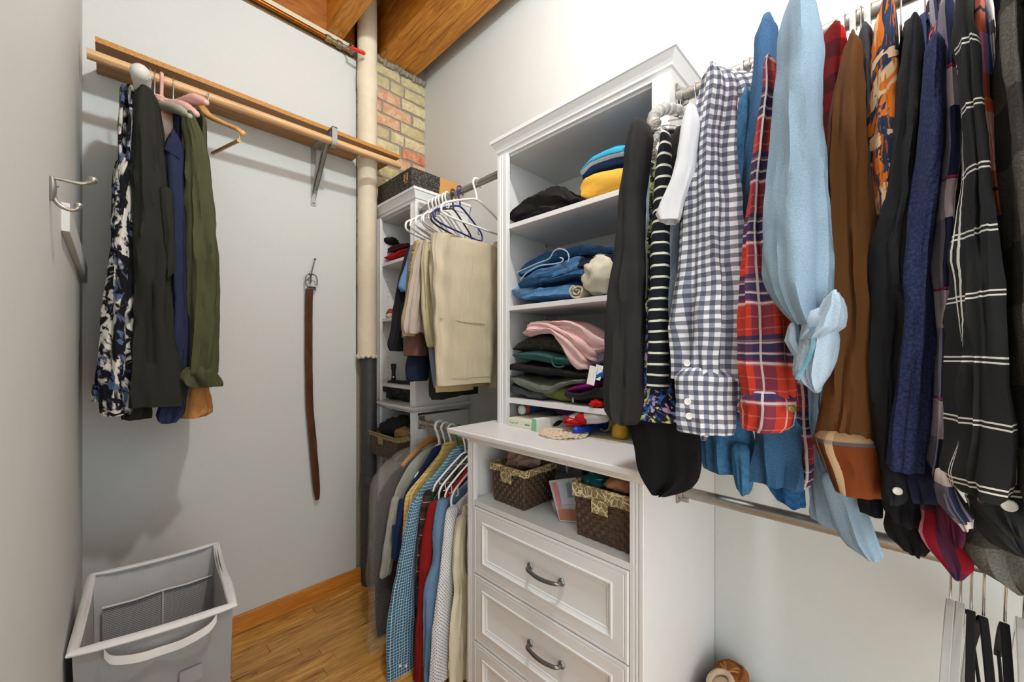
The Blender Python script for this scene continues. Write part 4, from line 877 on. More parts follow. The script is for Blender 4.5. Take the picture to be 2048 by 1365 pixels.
# ================================================================== upper middle rod: hangers and trousers
UR = lambda y: (1.203, y, 2.187)
for k, (yy, an) in enumerate(((1.80, .42), (1.765, .45), (1.735, .50), (1.705, .40), (1.675, .47), (1.65, .43))):
    hanger('plastic_hanger', 'white tube hanger, %s in the bunch beside the corner tower' % ('farthest left', 'second from the left', 'third from the left', 'fourth from the left', 'fifth from the left', 'farthest right')[k], 'tube', UR(yy), an, whitepl, group='bunched white hangers', half=.222, tr=.0048)
hanger('plastic_hanger', 'dark brown plastic tube hanger beside the purple one', 'tube', UR(1.60), .42, brownpl, tr=.0045)
hanger('plastic_hanger', 'purple plastic tube hanger on the upper middle rod', 'tube', UR(1.545), .30, purplepl, tr=.0045)
hanger('plastic_hanger', 'white plastic hanger nearest the open-shelf tower, holding the large khaki trousers', 'tube', UR(1.42), .12, whitepl, tr=.005, half=.22)
F['khaki'] = fab('khaki_twill', '#c0b59c', bump=.55, var=.07); F['khaki2'] = fab('sand_twill', '#c3ad80', bump=.4)
F['cream_twill'] = fab('cream_twill', '#c2b794', bump=.5); F['taupe'] = fab('taupe_twill', '#b3a59a', bump=.5)
F['camo'] = fab('camo_twill', '#8a7358', [('n', 22, .5, .55, '#c0a468', 1.5, (1, 1, 1)), ('n', 25, .56, .6, '#4e4034', 1.5, (1, 1, 1))])
F['grey_tr'] = fab('grey_trouser', '#6f7077'); F['grey_blue'] = fab('grey_blue_trouser', '#7e8494'); F['navy_tr'] = fab('navy_trouser', '#171f33')
F['cord'] = fab('brown_corduroy', '#6f4f44', [('s', 0, .006, 0, .4, '#5c4036', .8)], bump=.6); F['jean_tr'] = fab('jean_trouser', '#6488b0', bump=.4); F['black_tr'] = fab('black_trouser', '#1b1b20')
def Tr(label, mat, rows, Y, dep=.03, amp=.004, x1=1.36, zb=None, ks=(3, 6), cat_='trousers', name='trousers', e=.011, body=True):
    pr = prow(rows, y=Y, dep=.02); t = thing(name, label, cat_, (1.203, Y, 2.02))
    obj('folded_leg', loft(G(), pr, amp=amp, ks=ks), F[mat], t, smooth=60)
    if body:
        x0 = min(q[0] for q in pr)+.03; zt = pr[0][2]; zb = pr[-1][2]+.01 if zb is None else zb
        obj('back_leg', loft(G(), [((pr[0][0]+x1)/2, Y+.035, zt-.01, (x1-pr[0][0])/2, e), ((x0+x1)/2, Y+.035, (zt+zb)/2, (x1-x0)/2, e), ((x0+x1)/2, Y+.035, zb, (x1-x0)/2, e)], N=40, step=.03, p=.7, amp=.003), F[mat], t, smooth=60)
    return t
Tr('black trousers, farthest left on the upper middle rod', 'black_tr', [(500, 812, 824), (540, 802, 820), (600, 790, 816), (660, 780, 812), (690, 774, 808), (702, 778, 806)], 1.74, x1=1.3)
Tr('faded light blue jeans just showing beside the black trousers', 'jean_tr', [(500, 818, 826), (545, 805, 820), (575, 796, 814), (583, 800, 812)], 1.70, amp=.001, x1=1.3)
Tr('grey trousers hanging second on the upper middle rod', 'grey_tr', [(495, 818, 830), (560, 812, 824), (640, 808, 818), (700, 806, 816)], 1.675, amp=.001)
Tr('camouflage-patterned trousers, a narrow fold near the purple hanger', 'camo', [(488, 826, 842), (520, 820, 838), (570, 815, 830), (640, 806, 822), (676, 804, 826)], 1.64, amp=.002)
Tr('sand yellow trousers between camouflage and taupe ones', 'khaki2', [(486, 832, 846), (520, 824, 840), (580, 814, 830), (640, 802, 822), (672, 803, 832)], 1.60, amp=.002)
Tr('brown corduroy shorts with a button under the taupe trousers', 'cord', [(640, 815, 850), (680, 812, 854), (706, 806, 856), (712, 808, 856)], 1.62, amp=.003, name='shorts', cat_='shorts')
Tr('navy trousers whose hem ends above the ledge of the corner tower', 'navy_tr', [(690, 822, 850), (730, 812, 856), (756, 812, 858), (762, 816, 856)], 1.65, amp=.002)
Tr('taupe twill trousers with stitched waistband facing the camera', 'taupe', [(488, 838, 852), (510, 832, 850), (560, 822, 846), (610, 814, 842), (640, 809, 840), (662, 808, 838), (668, 810, 836)], 1.55, amp=.004)
Tr('grey-blue trousers behind the large khaki pair', 'grey_blue', [(600, 852, 880), (690, 858, 885), (760, 866, 895), (776, 868, 896)], 1.53, amp=.002)
Tr('cream twill trousers with a pocket hem, left of the large khaki pair', 'cream_twill', [(484, 846, 858), (520, 842, 864), (580, 843, 868), (640, 846, 874), (670, 850, 876), (694, 856, 874)], 1.49, amp=.004)
Tr('dark green trousers, lowest hem under the large khaki pair', 'dark_olive', [(700, 862, 935), (780, 860, 935), (792, 862, 932), (800, 864, 890)], 1.56, amp=.004)
Tr('sand coloured trousers, hem just below the large khaki pair', 'khaki2', [(700, 880, 950), (770, 872, 950), (782, 874, 949)], 1.46, amp=.002)
# the large khaki pair hangs flat, facing the room
t = thing('trousers', 'large khaki trousers draped flat over the front hanger', 'trousers', (1.08, 1.40, 2.02))
rows = []
Yk = 1.385
for v, a, b in ((466, 868, 998), (500, 866, 997), (560, 868, 995), (620, 870, 992), (680, 872, 989), (740, 874, 986), (772, 876, 984)):
    A, B = P(a, v+ (0 if a < 900 else 0), y=Yk), P(b, v, y=Yk); rows.append(((A.x+B.x)/2, Yk+.0, A.z-.0, (B.x-A.x)/2, .012))
g = loft(G(), rows, N=56, p=.45, amp=.003, ks=(5, 9), step=.012, hemopen=True, grow=False)
zt, zb2 = rows[0][2], rows[-1][2]
x0k, x1k = rows[0][0]-rows[0][3], rows[0][0]+rows[0][3]
vv = []
for q in g.v:                                        # fall of the cloth is level in the room, a little skewed towards the wall
    k = (q[0]-.9)/.35; vv.append((q[0], q[1]+.004*math.sin(q[2]*40+q[0]*30), q[2]-.0*k))
g.v = vv; obj('front_leg', g, F['khaki'], t, smooth=60)
x0k, x1k = rows[0][0]-rows[0][3], rows[0][0]+rows[0][3]
zc_ = P(877, 637, y=Yk).z; obj('crease', G().tube([(x_, Yk-.0118-.001*math.sin(k_), zc_+.0-.018*k_/6+.003*math.sin(k_*2)) for k_, x_ in enumerate([x0k+.02+(x1k-x0k-.04)*q_/6 for q_ in range(7)])], .0022, 6, flat=.7), F['khaki'], t, smooth=60)
for zz in (zb2+.028,): obj('hem_stitch', G().tube([(rows[-1][0]-rows[-1][3]+.01, Yk-.0125, zz), (rows[-1][0]+rows[-1][3]-.01, Yk-.0125, zz)], .0011, 5), F['khaki2'], t)
pr = prow([(470, 862, 874), (520, 860, 878), (545, 858, 880), (640, 868, 882), (770, 872, 882)], y=1.41, dep=.02); obj('rear_leg_edge', loft(G(), pr, amp=.002), F['khaki'], t, smooth=60)
pr = prow([(490, 985, 999), (600, 984, 998), (700, 982, 997), (775, 980, 996)], y=1.43, dep=.02); obj('rear_leg', loft(G(), pr, amp=.002), F['khaki'], t, smooth=60)

# ================================================================== lower middle rod: shirts
LRD = lambda y: (1.203, y, 1.012)
F['suit'] = fab('dark_suit', '#3a3a3e'); F['heather'] = fab('grey_heather', '#a3a498', mottled=('#8f9086', 400)); F['navy_polo'] = fab('navy_polo', '#1f2d52', bump=.4)
F['yellow_plaid'] = fab('yellow_plaid', '#d8b86a', [('s', 0, .022, 0, .10, '#4a4038', .7), ('s', 1, .022, 0, .10, '#4a4038', .7), ('s', 0, .044, .3, .18, '#efe0b0', .6)])
F['blue_check'] = fab('teal_blue_check', '#28607f', [('s', 0, .0125, 0, .16, '#c8dce6', .85), ('s', 1, .0125, 0, .16, '#c8dce6', .85)])
F['tartan'] = fab('green_tartan', '#1f3a2c', [('s', 0, .07, 0, .3, '#5c1c28', .75), ('s', 1, .07, 0, .3, '#14181a', .8), ('s', 0, .07, .4, .03, '#e8e2d0', .85), ('s', 1, .07, .4, .03, '#e8e2d0', .85), ('s', 0, .07, .15, .02, '#e8e2d0', .7)])
F['brick_red'] = fab('red_waffle', '#8a1818', [('s', 0, .006, 0, .35, '#701010', .6), ('s', 1, .006, 0, .35, '#701010', .6)], bump=.5)
F['chambray'] = fab('blue_chambray', '#6d8bab', mottled=('#5c7a9c', 300)); F['dotted'] = fab('white_dotted', '#dcdcdf', [('dot', .0095, .22, '#3a3848')])
F['cream_shirt'] = fab('cream_shirt', '#d8cfb6', bump=.5); F['white_shirt'] = fab('white_shirt', '#dddcda', bump=.5); F['green_shirt'] = fab('green_shirt', '#2f6648')
def Sh(name, label, mat, yc, edge, sleeve=None, zb=None, t_=.014, cat_='shirt', neckv=None, samp=.004, sdep=.022):
    """shirt across the lower rod: sheet in the plane y=yc whose front edge follows the photo; optional sleeve hanging at that edge"""
    t = thing(name, label, cat_, (1.203, yc, .93)); rows = []
    for v, u in edge:
        q = P(u, v, y=yc); x0 = q.x; x1 = min(1.45, 2*1.213-x0); rows.append(((x0+x1)/2, yc+t_, q.z, max(.02, (x1-x0)/2), t_))
    if zb is not None: r = rows[-1]; rows.append((r[0], r[1], zb, r[3], r[4]))
    obj('body', loft(G(), rows, N=44, step=.02, amp=.003, ks=(5, 11), p=.75), F[mat], t, smooth=60)
    if sleeve:
        pr = prow(sleeve, y=yc-.006, dep=sdep); obj('sleeve', loft(G(), pr, amp=samp, ks=(3, 5)), F[mat], t, smooth=60)
    return t
t = Sh('suit_jacket', 'dark suit in a clear dry-cleaning bag at the left end of the lower rod', 'suit', 1.80, [(910, 834), (933, 804), (968, 774), (1013, 756), (1100, 750), (1200, 752), (1278, 756)], cat_='suit')
bagm = bpy.data.materials.new('clear_film'); bagm.use_nodes = True; pb = bagm.node_tree.nodes['Principled BSDF']
pb.inputs['Base Color'].default_value = (.62, .58, .54, 1); pb.inputs['Alpha'].default_value = .11; pb.inputs['Roughness'].default_value = .22; pb.inputs['Specular IOR Level'].default_value = .6
pr = []
for v, a in ((905, 800), (940, 762), (975, 742), (1040, 738), (1100, 736), (1150, 734), (1220, 737), (1290, 733), (1312, 736)):
    q = P(a, v, y=1.76); x1 = 1.40; pr.append(((q.x+x1)/2, 1.775, q.z, (x1-q.x)/2, .05))
tag(obj('dry_cleaning_bag', loft(G(), pr, N=64, amp=.006, ks=(6, 13), p=.8, wr=.0012), bagm, loc=(1.2, 1.775, .9), smooth=180), 'crinkled clear plastic garment bag over the dark suit', 'garment bag')
Sh('knit_shirt', 'grey heather shirt with one short ribbed sleeve end', 'heather', 1.705, [(905, 846), (930, 822), (965, 802), (1000, 790), (1100, 782)], [(1000, 782, 800), (1060, 772, 794), (1120, 762, 786), (1148, 757, 781), (1152, 759, 779)], zb=.62)
Sh('polo_shirt', 'navy polo shirt right of the grey heather shirt', 'navy_polo', 1.655, [(900, 868), (930, 850), (970, 822), (1000, 808), (1060, 798), (1120, 788)], [(1005, 798, 812), (1060, 788, 808), (1112, 781, 803), (1118, 783, 801)], zb=.6)
Sh('dress_shirt', 'yellow checked shirt, its shoulder bright among the blue shirts', 'yellow_plaid', 1.60, [(893, 888), (910, 882), (945, 853), (985, 818), (1010, 811), (1080, 808)], zb=.3)
t = Sh('dress_shirt', 'teal blue check shirt with two white cuff buttons near the floor', 'blue_check', 1.545, [(902, 908), (930, 888), (965, 858), (1000, 830), (1060, 812), (1200, 800)], [(1000, 826, 850), (1040, 812, 842), (1100, 800, 835), (1180, 784, 832), (1240, 776, 831), (1300, 775, 829), (1350, 776, 827), (1354, 778, 826)], zb=.25, samp=.004)
button(t, 800, 1333, .0055, pearl, y=1.538); button(t, 812, 1333, .0055, pearl, y=1.538)
Sh('flannel_shirt', 'dark green and maroon tartan shirt left of the red shirt', 'tartan', 1.49, [(918, 926), (945, 905), (970, 885), (1000, 858), (1050, 842), (1140, 836)], [(990, 846, 866), (1040, 838, 856), (1120, 834, 848), (1160, 832, 846)], zb=.3)
Sh('dress_shirt', 'brick red waffle shirt in the middle of the lower rod', 'brick_red', 1.445, [(940, 938), (965, 918), (1000, 885), (1025, 868), (1100, 858)], [(1010, 856, 882), (1060, 846, 874), (1120, 840, 866), (1200, 834, 856), (1280, 830, 846), (1362, 828, 845)], zb=.2, samp=.003)
Sh('dress_shirt', 'light blue chambray shirt right of the red shirt', 'chambray', 1.40, [(950, 950), (975, 930), (1005, 892), (1060, 872)], [(1005, 874, 898), (1060, 866, 892), (1120, 866, 888), (1165, 852, 880), (1240, 848, 870), (1362, 846, 862)], zb=.15)
Sh('dress_shirt', 'white shirt with small dark dots on the lower rod', 'dotted', 1.355, [(962, 958), (990, 936), (1020, 908), (1070, 892)], [(1020, 892, 918), (1060, 886, 912), (1120, 880, 908), (1200, 870, 904), (1280, 862, 900), (1362, 858, 898)], zb=.1, samp=.003)
Sh('dress_shirt', 'cream shirt, its creased sleeve touching the white drawers', 'cream_shirt', 1.31, [(985, 962), (1010, 945), (1045, 925)], [(1040, 912, 936), (1080, 906, 932), (1140, 904, 932), (1180, 908, 942), (1230, 902, 938), (1362, 898, 932)], zb=.08, samp=.006)
Sh('dress_shirt', 'white shirt, last before the drawers on the lower rod', 'white_shirt', 1.27, [(1020, 968), (1060, 950)], [(1040, 934, 952), (1100, 934, 952), (1200, 938, 954), (1362, 932, 952)], zb=.08)
Sh('dress_shirt', 'bottle green shirt, a corner of its collar behind the red shirt', 'green_shirt', 1.42, [(935, 960), (955, 945), (975, 936), (1000, 930)], zb=.3)
t, q = hanger('wooden_hanger', 'small orange-brown wooden hanger of the bagged suit', 'flat', LRD(1.80), .25, plain('orange_wood', '#a8702a', .4), tr=.009, hr=.0022, drop=.09, bar=False, neck=.085)
t['label'] = 'orange-brown wooden hanger inside the dry-cleaning bag'
for k, (yy, mt, lb, gr, tr) in enumerate(((1.719, whitepl, 'thick white plastic hanger, first right of the wooden one', None, .0075), (1.669, whitepl, 'white plastic hanger between the thick one and the green one, holding a navy polo', None, .0052), (1.614, whitepl, 'white plastic hanger directly left of the green one', None, .005), (1.559, greenpl, 'green plastic hanger on the lower middle rod', None, .0052),
    (1.504, whitepl, 'white plastic hanger directly right of the green one', 'white hangers next to the drawers', .0045), (1.459, whitepl, 'white plastic hanger second to the right of the green one', 'white hangers next to the drawers', .0045), (1.414, whitepl, 'white plastic hanger third to the right of the green one', 'white hangers next to the drawers', .0045), (1.369, whitepl, 'white plastic hanger hidden most by the countertop corner', 'white hangers next to the drawers', .0045))):
    hanger('plastic_hanger', lb, 'tube', LRD(yy), 0, mt, tr=tr, group=gr, drop=.150, half=.185, neck=.098)

# ================================================================== folded things on shelves
def pile(name, label, cat_, mat, rows, X, dep, layers=0, amp=.003, ks=(3, 7), p=.75, wr=.002, group=None, parent=None, floor=None, capr=True, N=36, bulge=True, extra=0):
    """a folded or heaped cloth lying on a shelf: rows (u, vTop, vBottom) on the plane x=X, running along the shelf"""
    rr = []
    for u, a, b in sorted(rows):
        A, B = P(u, a, x=X), P(u, b, x=X); zb = B.z if floor is None else max(floor+.001, B.z if B.z > floor else floor+.001)
        zb = min(zb, A.z-.006); rr.append((X+dep/2, A.y, (A.z+zb)/2, dep/2, (A.z-zb)/2))
    if floor is not None:
        mn = min(q[2]-q[4] for q in rr)
    g = loft(G(), rr, e1='x', e2='z', N=N, step=.01, amp=amp, ks=ks, p=p, wr=wr, layers=layers, grow=False, hemopen=False)
    if floor is not None: g.v = [(a, b, max(c, floor+.0008)) for a, b, c in g.v]
    c0 = (X+dep/2, sum(q[1] for q in rr)/len(rr), min(v[2] for v in g.v))
    m = F[mat] if isinstance(mat, str) else mat
    if parent is not None: return obj(name, g, m, parent, smooth=60)
    return tag(obj(name, g, m, loc=c0, smooth=60), label, cat_, group)
def heap(name, label, cat_, mat, c, r, seed=1, rough=.35, loc=None, parent=None, floor=None, n=28, group=None):
    """crumpled cloth heap"""
    g = G().ball(c, r, n+14); vs = []
    for v in g.v:
        q = Vector(v); d = (q-Vector(c)); s_ = min(r)
        k = q*(.9/s_)+Vector((seed*7.1, seed*3.3, 0)); nz = noise.noise(k*.6); n2 = .5-min(1, abs(noise.noise(k*1.1+noise.noise_vector(k)*.5))*3.5); n3 = .4-min(1, abs(noise.noise(k*2.3))*3)
        q = Vector(c)+d*(1+rough*nz+rough*.75*n2+rough*.3*n3)
        if floor is not None: q.z = max(q.z, floor+.0008)
        vs.append(tuple(q))
    g.v = vs; m = F[mat] if isinstance(mat, str) else mat
    if parent is not None: return obj(name, g, m, parent, smooth=75)
    return tag(obj(name, g, m, loc=(c[0], c[1], min(v[2] for v in vs)), smooth=75), label, cat_, group)

S1, S2, S3, SC_ = 1.929, 1.589, 1.207, 1.0995
# top shelf
F['black_heap'] = fab('black_cotton', '#1f1e1d', bump=.7); F['yellow'] = fab('yellow_jersey', '#dda941', bump=.5)
F['surf'] = fab('surf_stripe', '#1f3f7c', [('s', 0, .11, .3, .28, '#2f9fc0', 1), ('s', 0, .11, .62, .14, '#1a2c60', 1), ('s', 0, .11, .0, .12, '#c3d0dc', .8)])
pile('trousers', 'crumpled black trousers on the highest shelf of the open tower', 'trousers', 'black_heap', [(1018, 426, 441), (1034, 408, 439), (1056, 388, 433), (1078, 376, 428), (1096, 368, 424), (1120, 374, 419), (1145, 388, 413), (1164, 401, 409)], 1.19, .22, amp=.012, ks=(4, 9), wr=.006, floor=S1)
pile('folded_shirt', 'folded yellow jersey under the striped blue one', 'shirt', 'yellow', [(1158, 366, 398), (1166, 345, 403), (1182, 335, 402), (1210, 328, 396), (1260, 322, 384), (1300, 322, 378)], 1.18, .26, layers=2, amp=.004, floor=S1)
pile('folded_shirt', 'folded blue and turquoise striped jersey on top of the yellow one', 'shirt', 'surf', [(1160, 338, 356), (1170, 318, 350), (1184, 302, 341), (1210, 290, 334), (1240, 279, 328), (1290, 276, 326)], 1.19, .24, layers=3, amp=.003)
# denim shelf
F['jean_a'] = fab('mid_blue_jeans', '#33608c', mottled=('#27507a', 60), bump=.7, var=.2); F['jean_b'] = fab('light_blue_jeans', '#5685b4', mottled=('#4673a0', 40), bump=.7, var=.15)
F['jean_c'] = fab('pale_jeans', '#7fa3c4', mottled=('#6a90b4', 40), bump=.7); F['jean_d'] = fab('dark_jeans', '#243a5e', mottled=('#1c2f4e', 60), bump=.8); F['jean_e'] = fab('ink_jeans', '#1a202e', bump=.8)
F['ivory'] = fab('ivory_jeans', '#cfcbb9', bump=.8, var=.1); F['beige_roll'] = fab('beige_roll', '#c0b8a2', bump=.8, var=.1)
pile('jeans', 'pale washed jeans crushed against the left wall of the denim shelf', 'jeans', 'jean_c', [(1021, 574, 592), (1030, 566, 598), (1042, 562, 600), (1056, 572, 600)], 1.20, .2, amp=.004, ks=(4, 7), wr=.005, floor=S2)
pile('jeans', 'dark blue jeans at the bottom right of the denim pile', 'jeans', 'jean_d', [(1108, 562, 598), (1140, 556, 596), (1180, 552, 594), (1225, 556, 590), (1290, 560, 584)], 1.215, .22, amp=.005, ks=(4, 7), wr=.004, floor=S2)
pile('jeans', 'blue jeans folded flat at the bottom of the denim pile', 'jeans', 'jean_b', [(1034, 590, 602), (1048, 580, 603), (1066, 572, 602), (1090, 566, 600), (1112, 566, 598), (1145, 566, 594)], 1.185, .24, amp=.005, layers=2, ks=(4, 7), wr=.004, floor=S2)
pile('jeans', 'blue jeans with a rolled hem in the middle of the pile', 'jeans', 'jean_a', [(1040, 560, 582), (1060, 545, 578), (1090, 545, 572), (1120, 536, 566), (1150, 528, 562), (1190, 525, 560)], 1.195, .24, amp=.005, ks=(4, 7), wr=.004)
t = pile('jeans', 'light blue jeans with wavy folded hems in the upper pile', 'jeans', 'jean_b', [(1042, 556, 575), (1050, 546, 574), (1070, 534, 566), (1100, 526, 556), (1125, 516, 548), (1150, 506, 540)], 1.18, .24, layers=2, amp=.005, ks=(4, 7), wr=.003)
hemm = F['light_denim_in']
def edge(parent, pts, X, r=.0032, mat=None):
    L = parent['_o']; obj('folded_edge', G().tube(cat([tuple(P(u, v, x=X)) for u, v in pts], 5), r, 8), mat or hemm, parent, smooth=60)
edge(t, [(1033, 546), (1046, 540), (1075, 527), (1098, 518), (1108, 503), (1120, 498), (1133, 503), (1138, 514), (1136, 524)], 1.172, .0024)
edge(t, [(1041, 560), (1055, 545), (1080, 532), (1110, 528), (1124, 524), (1126, 518), (1120, 516)], 1.170, .0026)
pile('jeans', 'medium blue jeans lying on top of the denim pile', 'jeans', 'jean_a', [(1032, 548, 554), (1040, 528, 550), (1056, 512, 546), (1078, 502, 538), (1100, 496, 528), (1130, 490, 518), (1165, 485, 512), (1200, 484, 510), (1230, 490, 512)], 1.185, .26, layers=2, amp=.006, ks=(4, 9), wr=.004)
pile('jeans', 'ink dark jeans folded behind the ivory pair', 'jeans', 'jean_e', [(1152, 520, 545), (1160, 510, 545), (1180, 504, 540), (1210, 498, 540), (1250, 496, 540)], 1.19, .2, amp=.004, ks=(5, 9), wr=.004)
c = P(1205, 548, x=1.23)
heap('jeans', 'rolled ivory jeans bulging at the right of the denim shelf', 'jeans', 'ivory', (c.x, c.y-.01, c.z), (.07, .075, .078), 3, .22)
c = P(1158, 582, x=1.20); t = thing('rolled_jeans', 'small beige trouser roll at the front of the denim shelf', 'trousers', (1.2, c.y, S2))
sp = []
for k in range(46):
    a = k*.30; rr_ = .004+.0009*k*.72; sp.append((c.y+rr_*math.cos(a), S2+.031+.85*rr_*math.sin(a)))
g = G(); vs = []; fs = []
for k, (yy, zz) in enumerate(sp):
    q = Vector((yy-c.y, zz-S2-.031)); q = q.normalized()*.0045
    zz = max(zz, S2+.005)
    vs += [(1.185+.003*math.sin(k*1.3), yy-q.x, max(S2+.001, zz-q.y)), (1.36, yy-q.x, max(S2+.001, zz-q.y)), (1.36, yy+q.x*.5, zz+q.y*.5), (1.185+.003*math.sin(k*1.3), yy+q.x*.5, zz+q.y*.5)]
for k in range(len(sp)-1):
    for j in range(4): fs.append((4*k+j, 4*k+(j+1) % 4, 4*k+4+(j+1) % 4, 4*k+4+j))
fs += [(0, 3, 2, 1), (4*len(sp)-4, 4*len(sp)-3, 4*len(sp)-2, 4*len(sp)-1)]
obj('rolled_cloth', g.add(vs, fs), F['beige_roll'], t, smooth=60)
# knitwear shelf
F['sage'] = fab('sage_grey_jersey', '#5e635a', mottled=('#70756a', 200), bump=.6); F['teal'] = fab('teal_jersey', '#2c5150', mottled=('#365c5a', 200), bump=.5)
F['tweed'] = fab('black_tweed', '#26231e', [('n', 260, .62, .70, '#b8a884', 0, (1, 1, 1))], bump=1.0, weave=200); F['pink'] = fab('pink_cotton', '#deb9b8', bump=.6, var=.06); F['lilac'] = fab('lilac_cotton', '#8f8aa8')
F['moss'] = fab('moss_knit', '#5e6238', [('s', 1, .007, 0, .45, '#8a8c4c', .8)], bump=.8); F['magenta'] = fab('magenta_fabric', '#c02aa8', rough=.5); F['pouch'] = fab('black_pouch', '#1c1b1c', rough=.6, bump=.5)
pile('knitwear', 'dark grey garment flattened at the bottom left of the knitwear pile', 'shirt', 'charcoal', [(1019, 766, 790), (1035, 772, 795), (1055, 782, 799), (1080, 785, 802)], 1.185, .22, amp=.003, wr=.004, floor=S3)
pile('knitwear', 'moss green knitted sweater rolled at the bottom of the pile', 'sweater', 'moss', [(1066, 768, 802), (1085, 762, 806), (1110, 762, 809), (1130, 768, 810), (1146, 776, 808)], 1.195, .22, amp=.003, wr=.003, floor=S3)
t = pile('folded_shirt', 'sage grey jersey with a drooping sleeve under the black one', 'shirt', 'sage', [(1018, 748, 772), (1030, 750, 780), (1055, 755, 788), (1080, 762, 795), (1100, 760, 794), (1112, 756, 782), (1140, 752, 772), (1165, 752, 766)], 1.175, .25, amp=.007, ks=(4, 9), wr=.004)
pile('folded_shirt', 'black garment folded between teal and sage ones', 'shirt', 'black_heap', [(1018, 728, 744), (1024, 722, 748), (1050, 722, 752), (1080, 726, 757), (1110, 732, 757), (1150, 740, 762), (1185, 742, 764), (1220, 745, 762)], 1.175, .25, layers=1, amp=.004, wr=.003)
t = pile('folded_shirt', 'teal folded jersey with a rolled end', 'shirt', 'teal', [(1024, 706, 716), (1032, 703, 720), (1055, 700, 723), (1080, 701, 728), (1105, 706, 735), (1128, 712, 736), (1140, 716, 732)], 1.175, .24, amp=.003, wr=.002)
edge(t, [(1108, 712), (1104, 722), (1108, 732), (1118, 735), (1128, 733)], 1.166, .003, F['teal'])
pile('folded_sweater', 'speckled black tweed sweater folded under the pink shirts', 'sweater', 'tweed', [(1026, 690, 700), (1032, 680, 703), (1050, 672, 704), (1080, 668, 704), (1105, 672, 708), (1130, 690, 712)], 1.18, .24, amp=.003, wr=.003)
t = pile('folded_shirt', 'lilac shirt corner beneath the pink shirts', 'shirt', 'lilac', [(1165, 712, 740), (1180, 702, 736), (1195, 700, 730), (1206, 704, 722)], 1.20, .16, amp=.004)
t = thing('folded_shirts', 'three pale pink shirts draped over the knitwear pile', 'shirts', (1.25, .95, 1.33))
t['label'] = 'pale pink cotton shirt draped in folds over the knitwear pile'; t['category'] = 'shirt'; t.name = 'pink_shirt'
for k, (rw, X) in enumerate((([(1045, 662, 674), (1052, 654, 674), (1070, 656, 668), (1095, 655, 668), (1112, 662, 690), (1125, 668, 715), (1138, 675, 738), (1150, 690, 745), (1160, 710, 742)], 1.155), ([(1052, 650, 662), (1062, 645, 660), (1090, 648, 662), (1120, 655, 680), (1145, 662, 712), (1162, 672, 722), (1176, 690, 728)], 1.165), ([(1056, 643, 654), (1075, 640, 654), (1110, 639, 658), (1140, 640, 675), (1165, 650, 700), (1185, 664, 712), (1200, 674, 706), (1212, 680, 698)], 1.178))):
    pile('folded_layer', '', '', 'pink', rw, X, .20-.02*k, amp=.005, ks=(5, 11), wr=.003, parent=t, layers=2)
heap('sock_ball', 'dark navy sock ball behind the pink shirts', 'socks', 'jean_d', tuple(P(1204, 690, x=1.24)), (.03, .035, .022), 5, .3)
t = thing('zip_pouch', 'black zipped pouch with a metal zip pull at the front of the knitwear shelf', 'pouch', (1.2, .80, S3))
pile('pouch_body', '', '', 'pouch', [(1127, 784, 795), (1134, 780, 804), (1155, 782, 806), (1180, 774, 806), (1200, 766, 806), (1225, 760, 806)], 1.17, .16, amp=.004, wr=.004, parent=t, floor=S3)
obj('zip_tape', G().tube(cat([tuple(P(u, v, x=1.163)) for u, v in ((1130, 785), (1142, 787), (1158, 789), (1175, 786), (1195, 776))], 4), .0025, 8), blackpl, t)
a = P(1146, 803, x=1.156); o = obj('zip_pull', bx(a.x-.002, a.x, a.y-.004, a.y+.004, a.z-.004, a.z+.013), chrome, t, bev=.001)
pile('folded_shirt', 'magenta cloth sticking out above the black pouch', 'cloth', 'magenta', [(1131, 780, 784), (1145, 771, 783), (1165, 765, 782), (1185, 762, 776)], 1.185, .12, amp=.002, wr=.002)
t = thing('price_tags', 'pair of white swing tags hanging at the right of the knitwear shelf', 'tag', tuple(P(1188, 752, x=1.165)))
for k, (u0, v0, u1, v1, X) in enumerate(((1177, 731, 1192, 772, 1.163), (1190, 729, 1204, 762, 1.170))):
    a, b, c, d = P(u0+3, v0, x=X), P(u1+3, v0+4, x=X), P(u1-4, v1, x=X-.01), P(u0-4, v1-4, x=X-.01)
    g = G(); vs = [tuple(q) for q in (a, b, c, d)]+[(q.x+.001, q.y, q.z) for q in (a, b, c, d)]
    g.add(vs, [(0, 1, 2, 3), (7, 6, 5, 4), (0, 4, 5, 1), (1, 5, 6, 2), (2, 6, 7, 3), (3, 7, 4, 0)]); obj('tag_card', g, plain('card_white', '#e8e8e6', .6), t)
g = G(); a = P(1183, 757, x=1.1585)
for k, wd in enumerate((1, .6, 1, .8, .5, 1)): g.box(a.x-.0016, a.x-.0008, a.y-.0008-k*.0016, a.y-k*.0016, a.z-.006*wd, a.z+.003)
obj('printed_bars', g, blackpl, t, kind=None)
pile('blue_sock', 'bright blue sock dangling beside the white tags', 'sock', fab('bright_blue', '#1a62b4'), [(1188, 756, 762), (1198, 744, 758), (1212, 738, 752)], 1.16, .04, amp=.001)
heap('red_cloth', 'small bright red ribbon scrap on the shelf edge beside the pouch', 'ribbon', fab('bright_red', '#c81412'), (1.175, P(1192, 800, x=1.17).y, S3+.012), (.02, .022, .014), 7, .5, floor=S3)

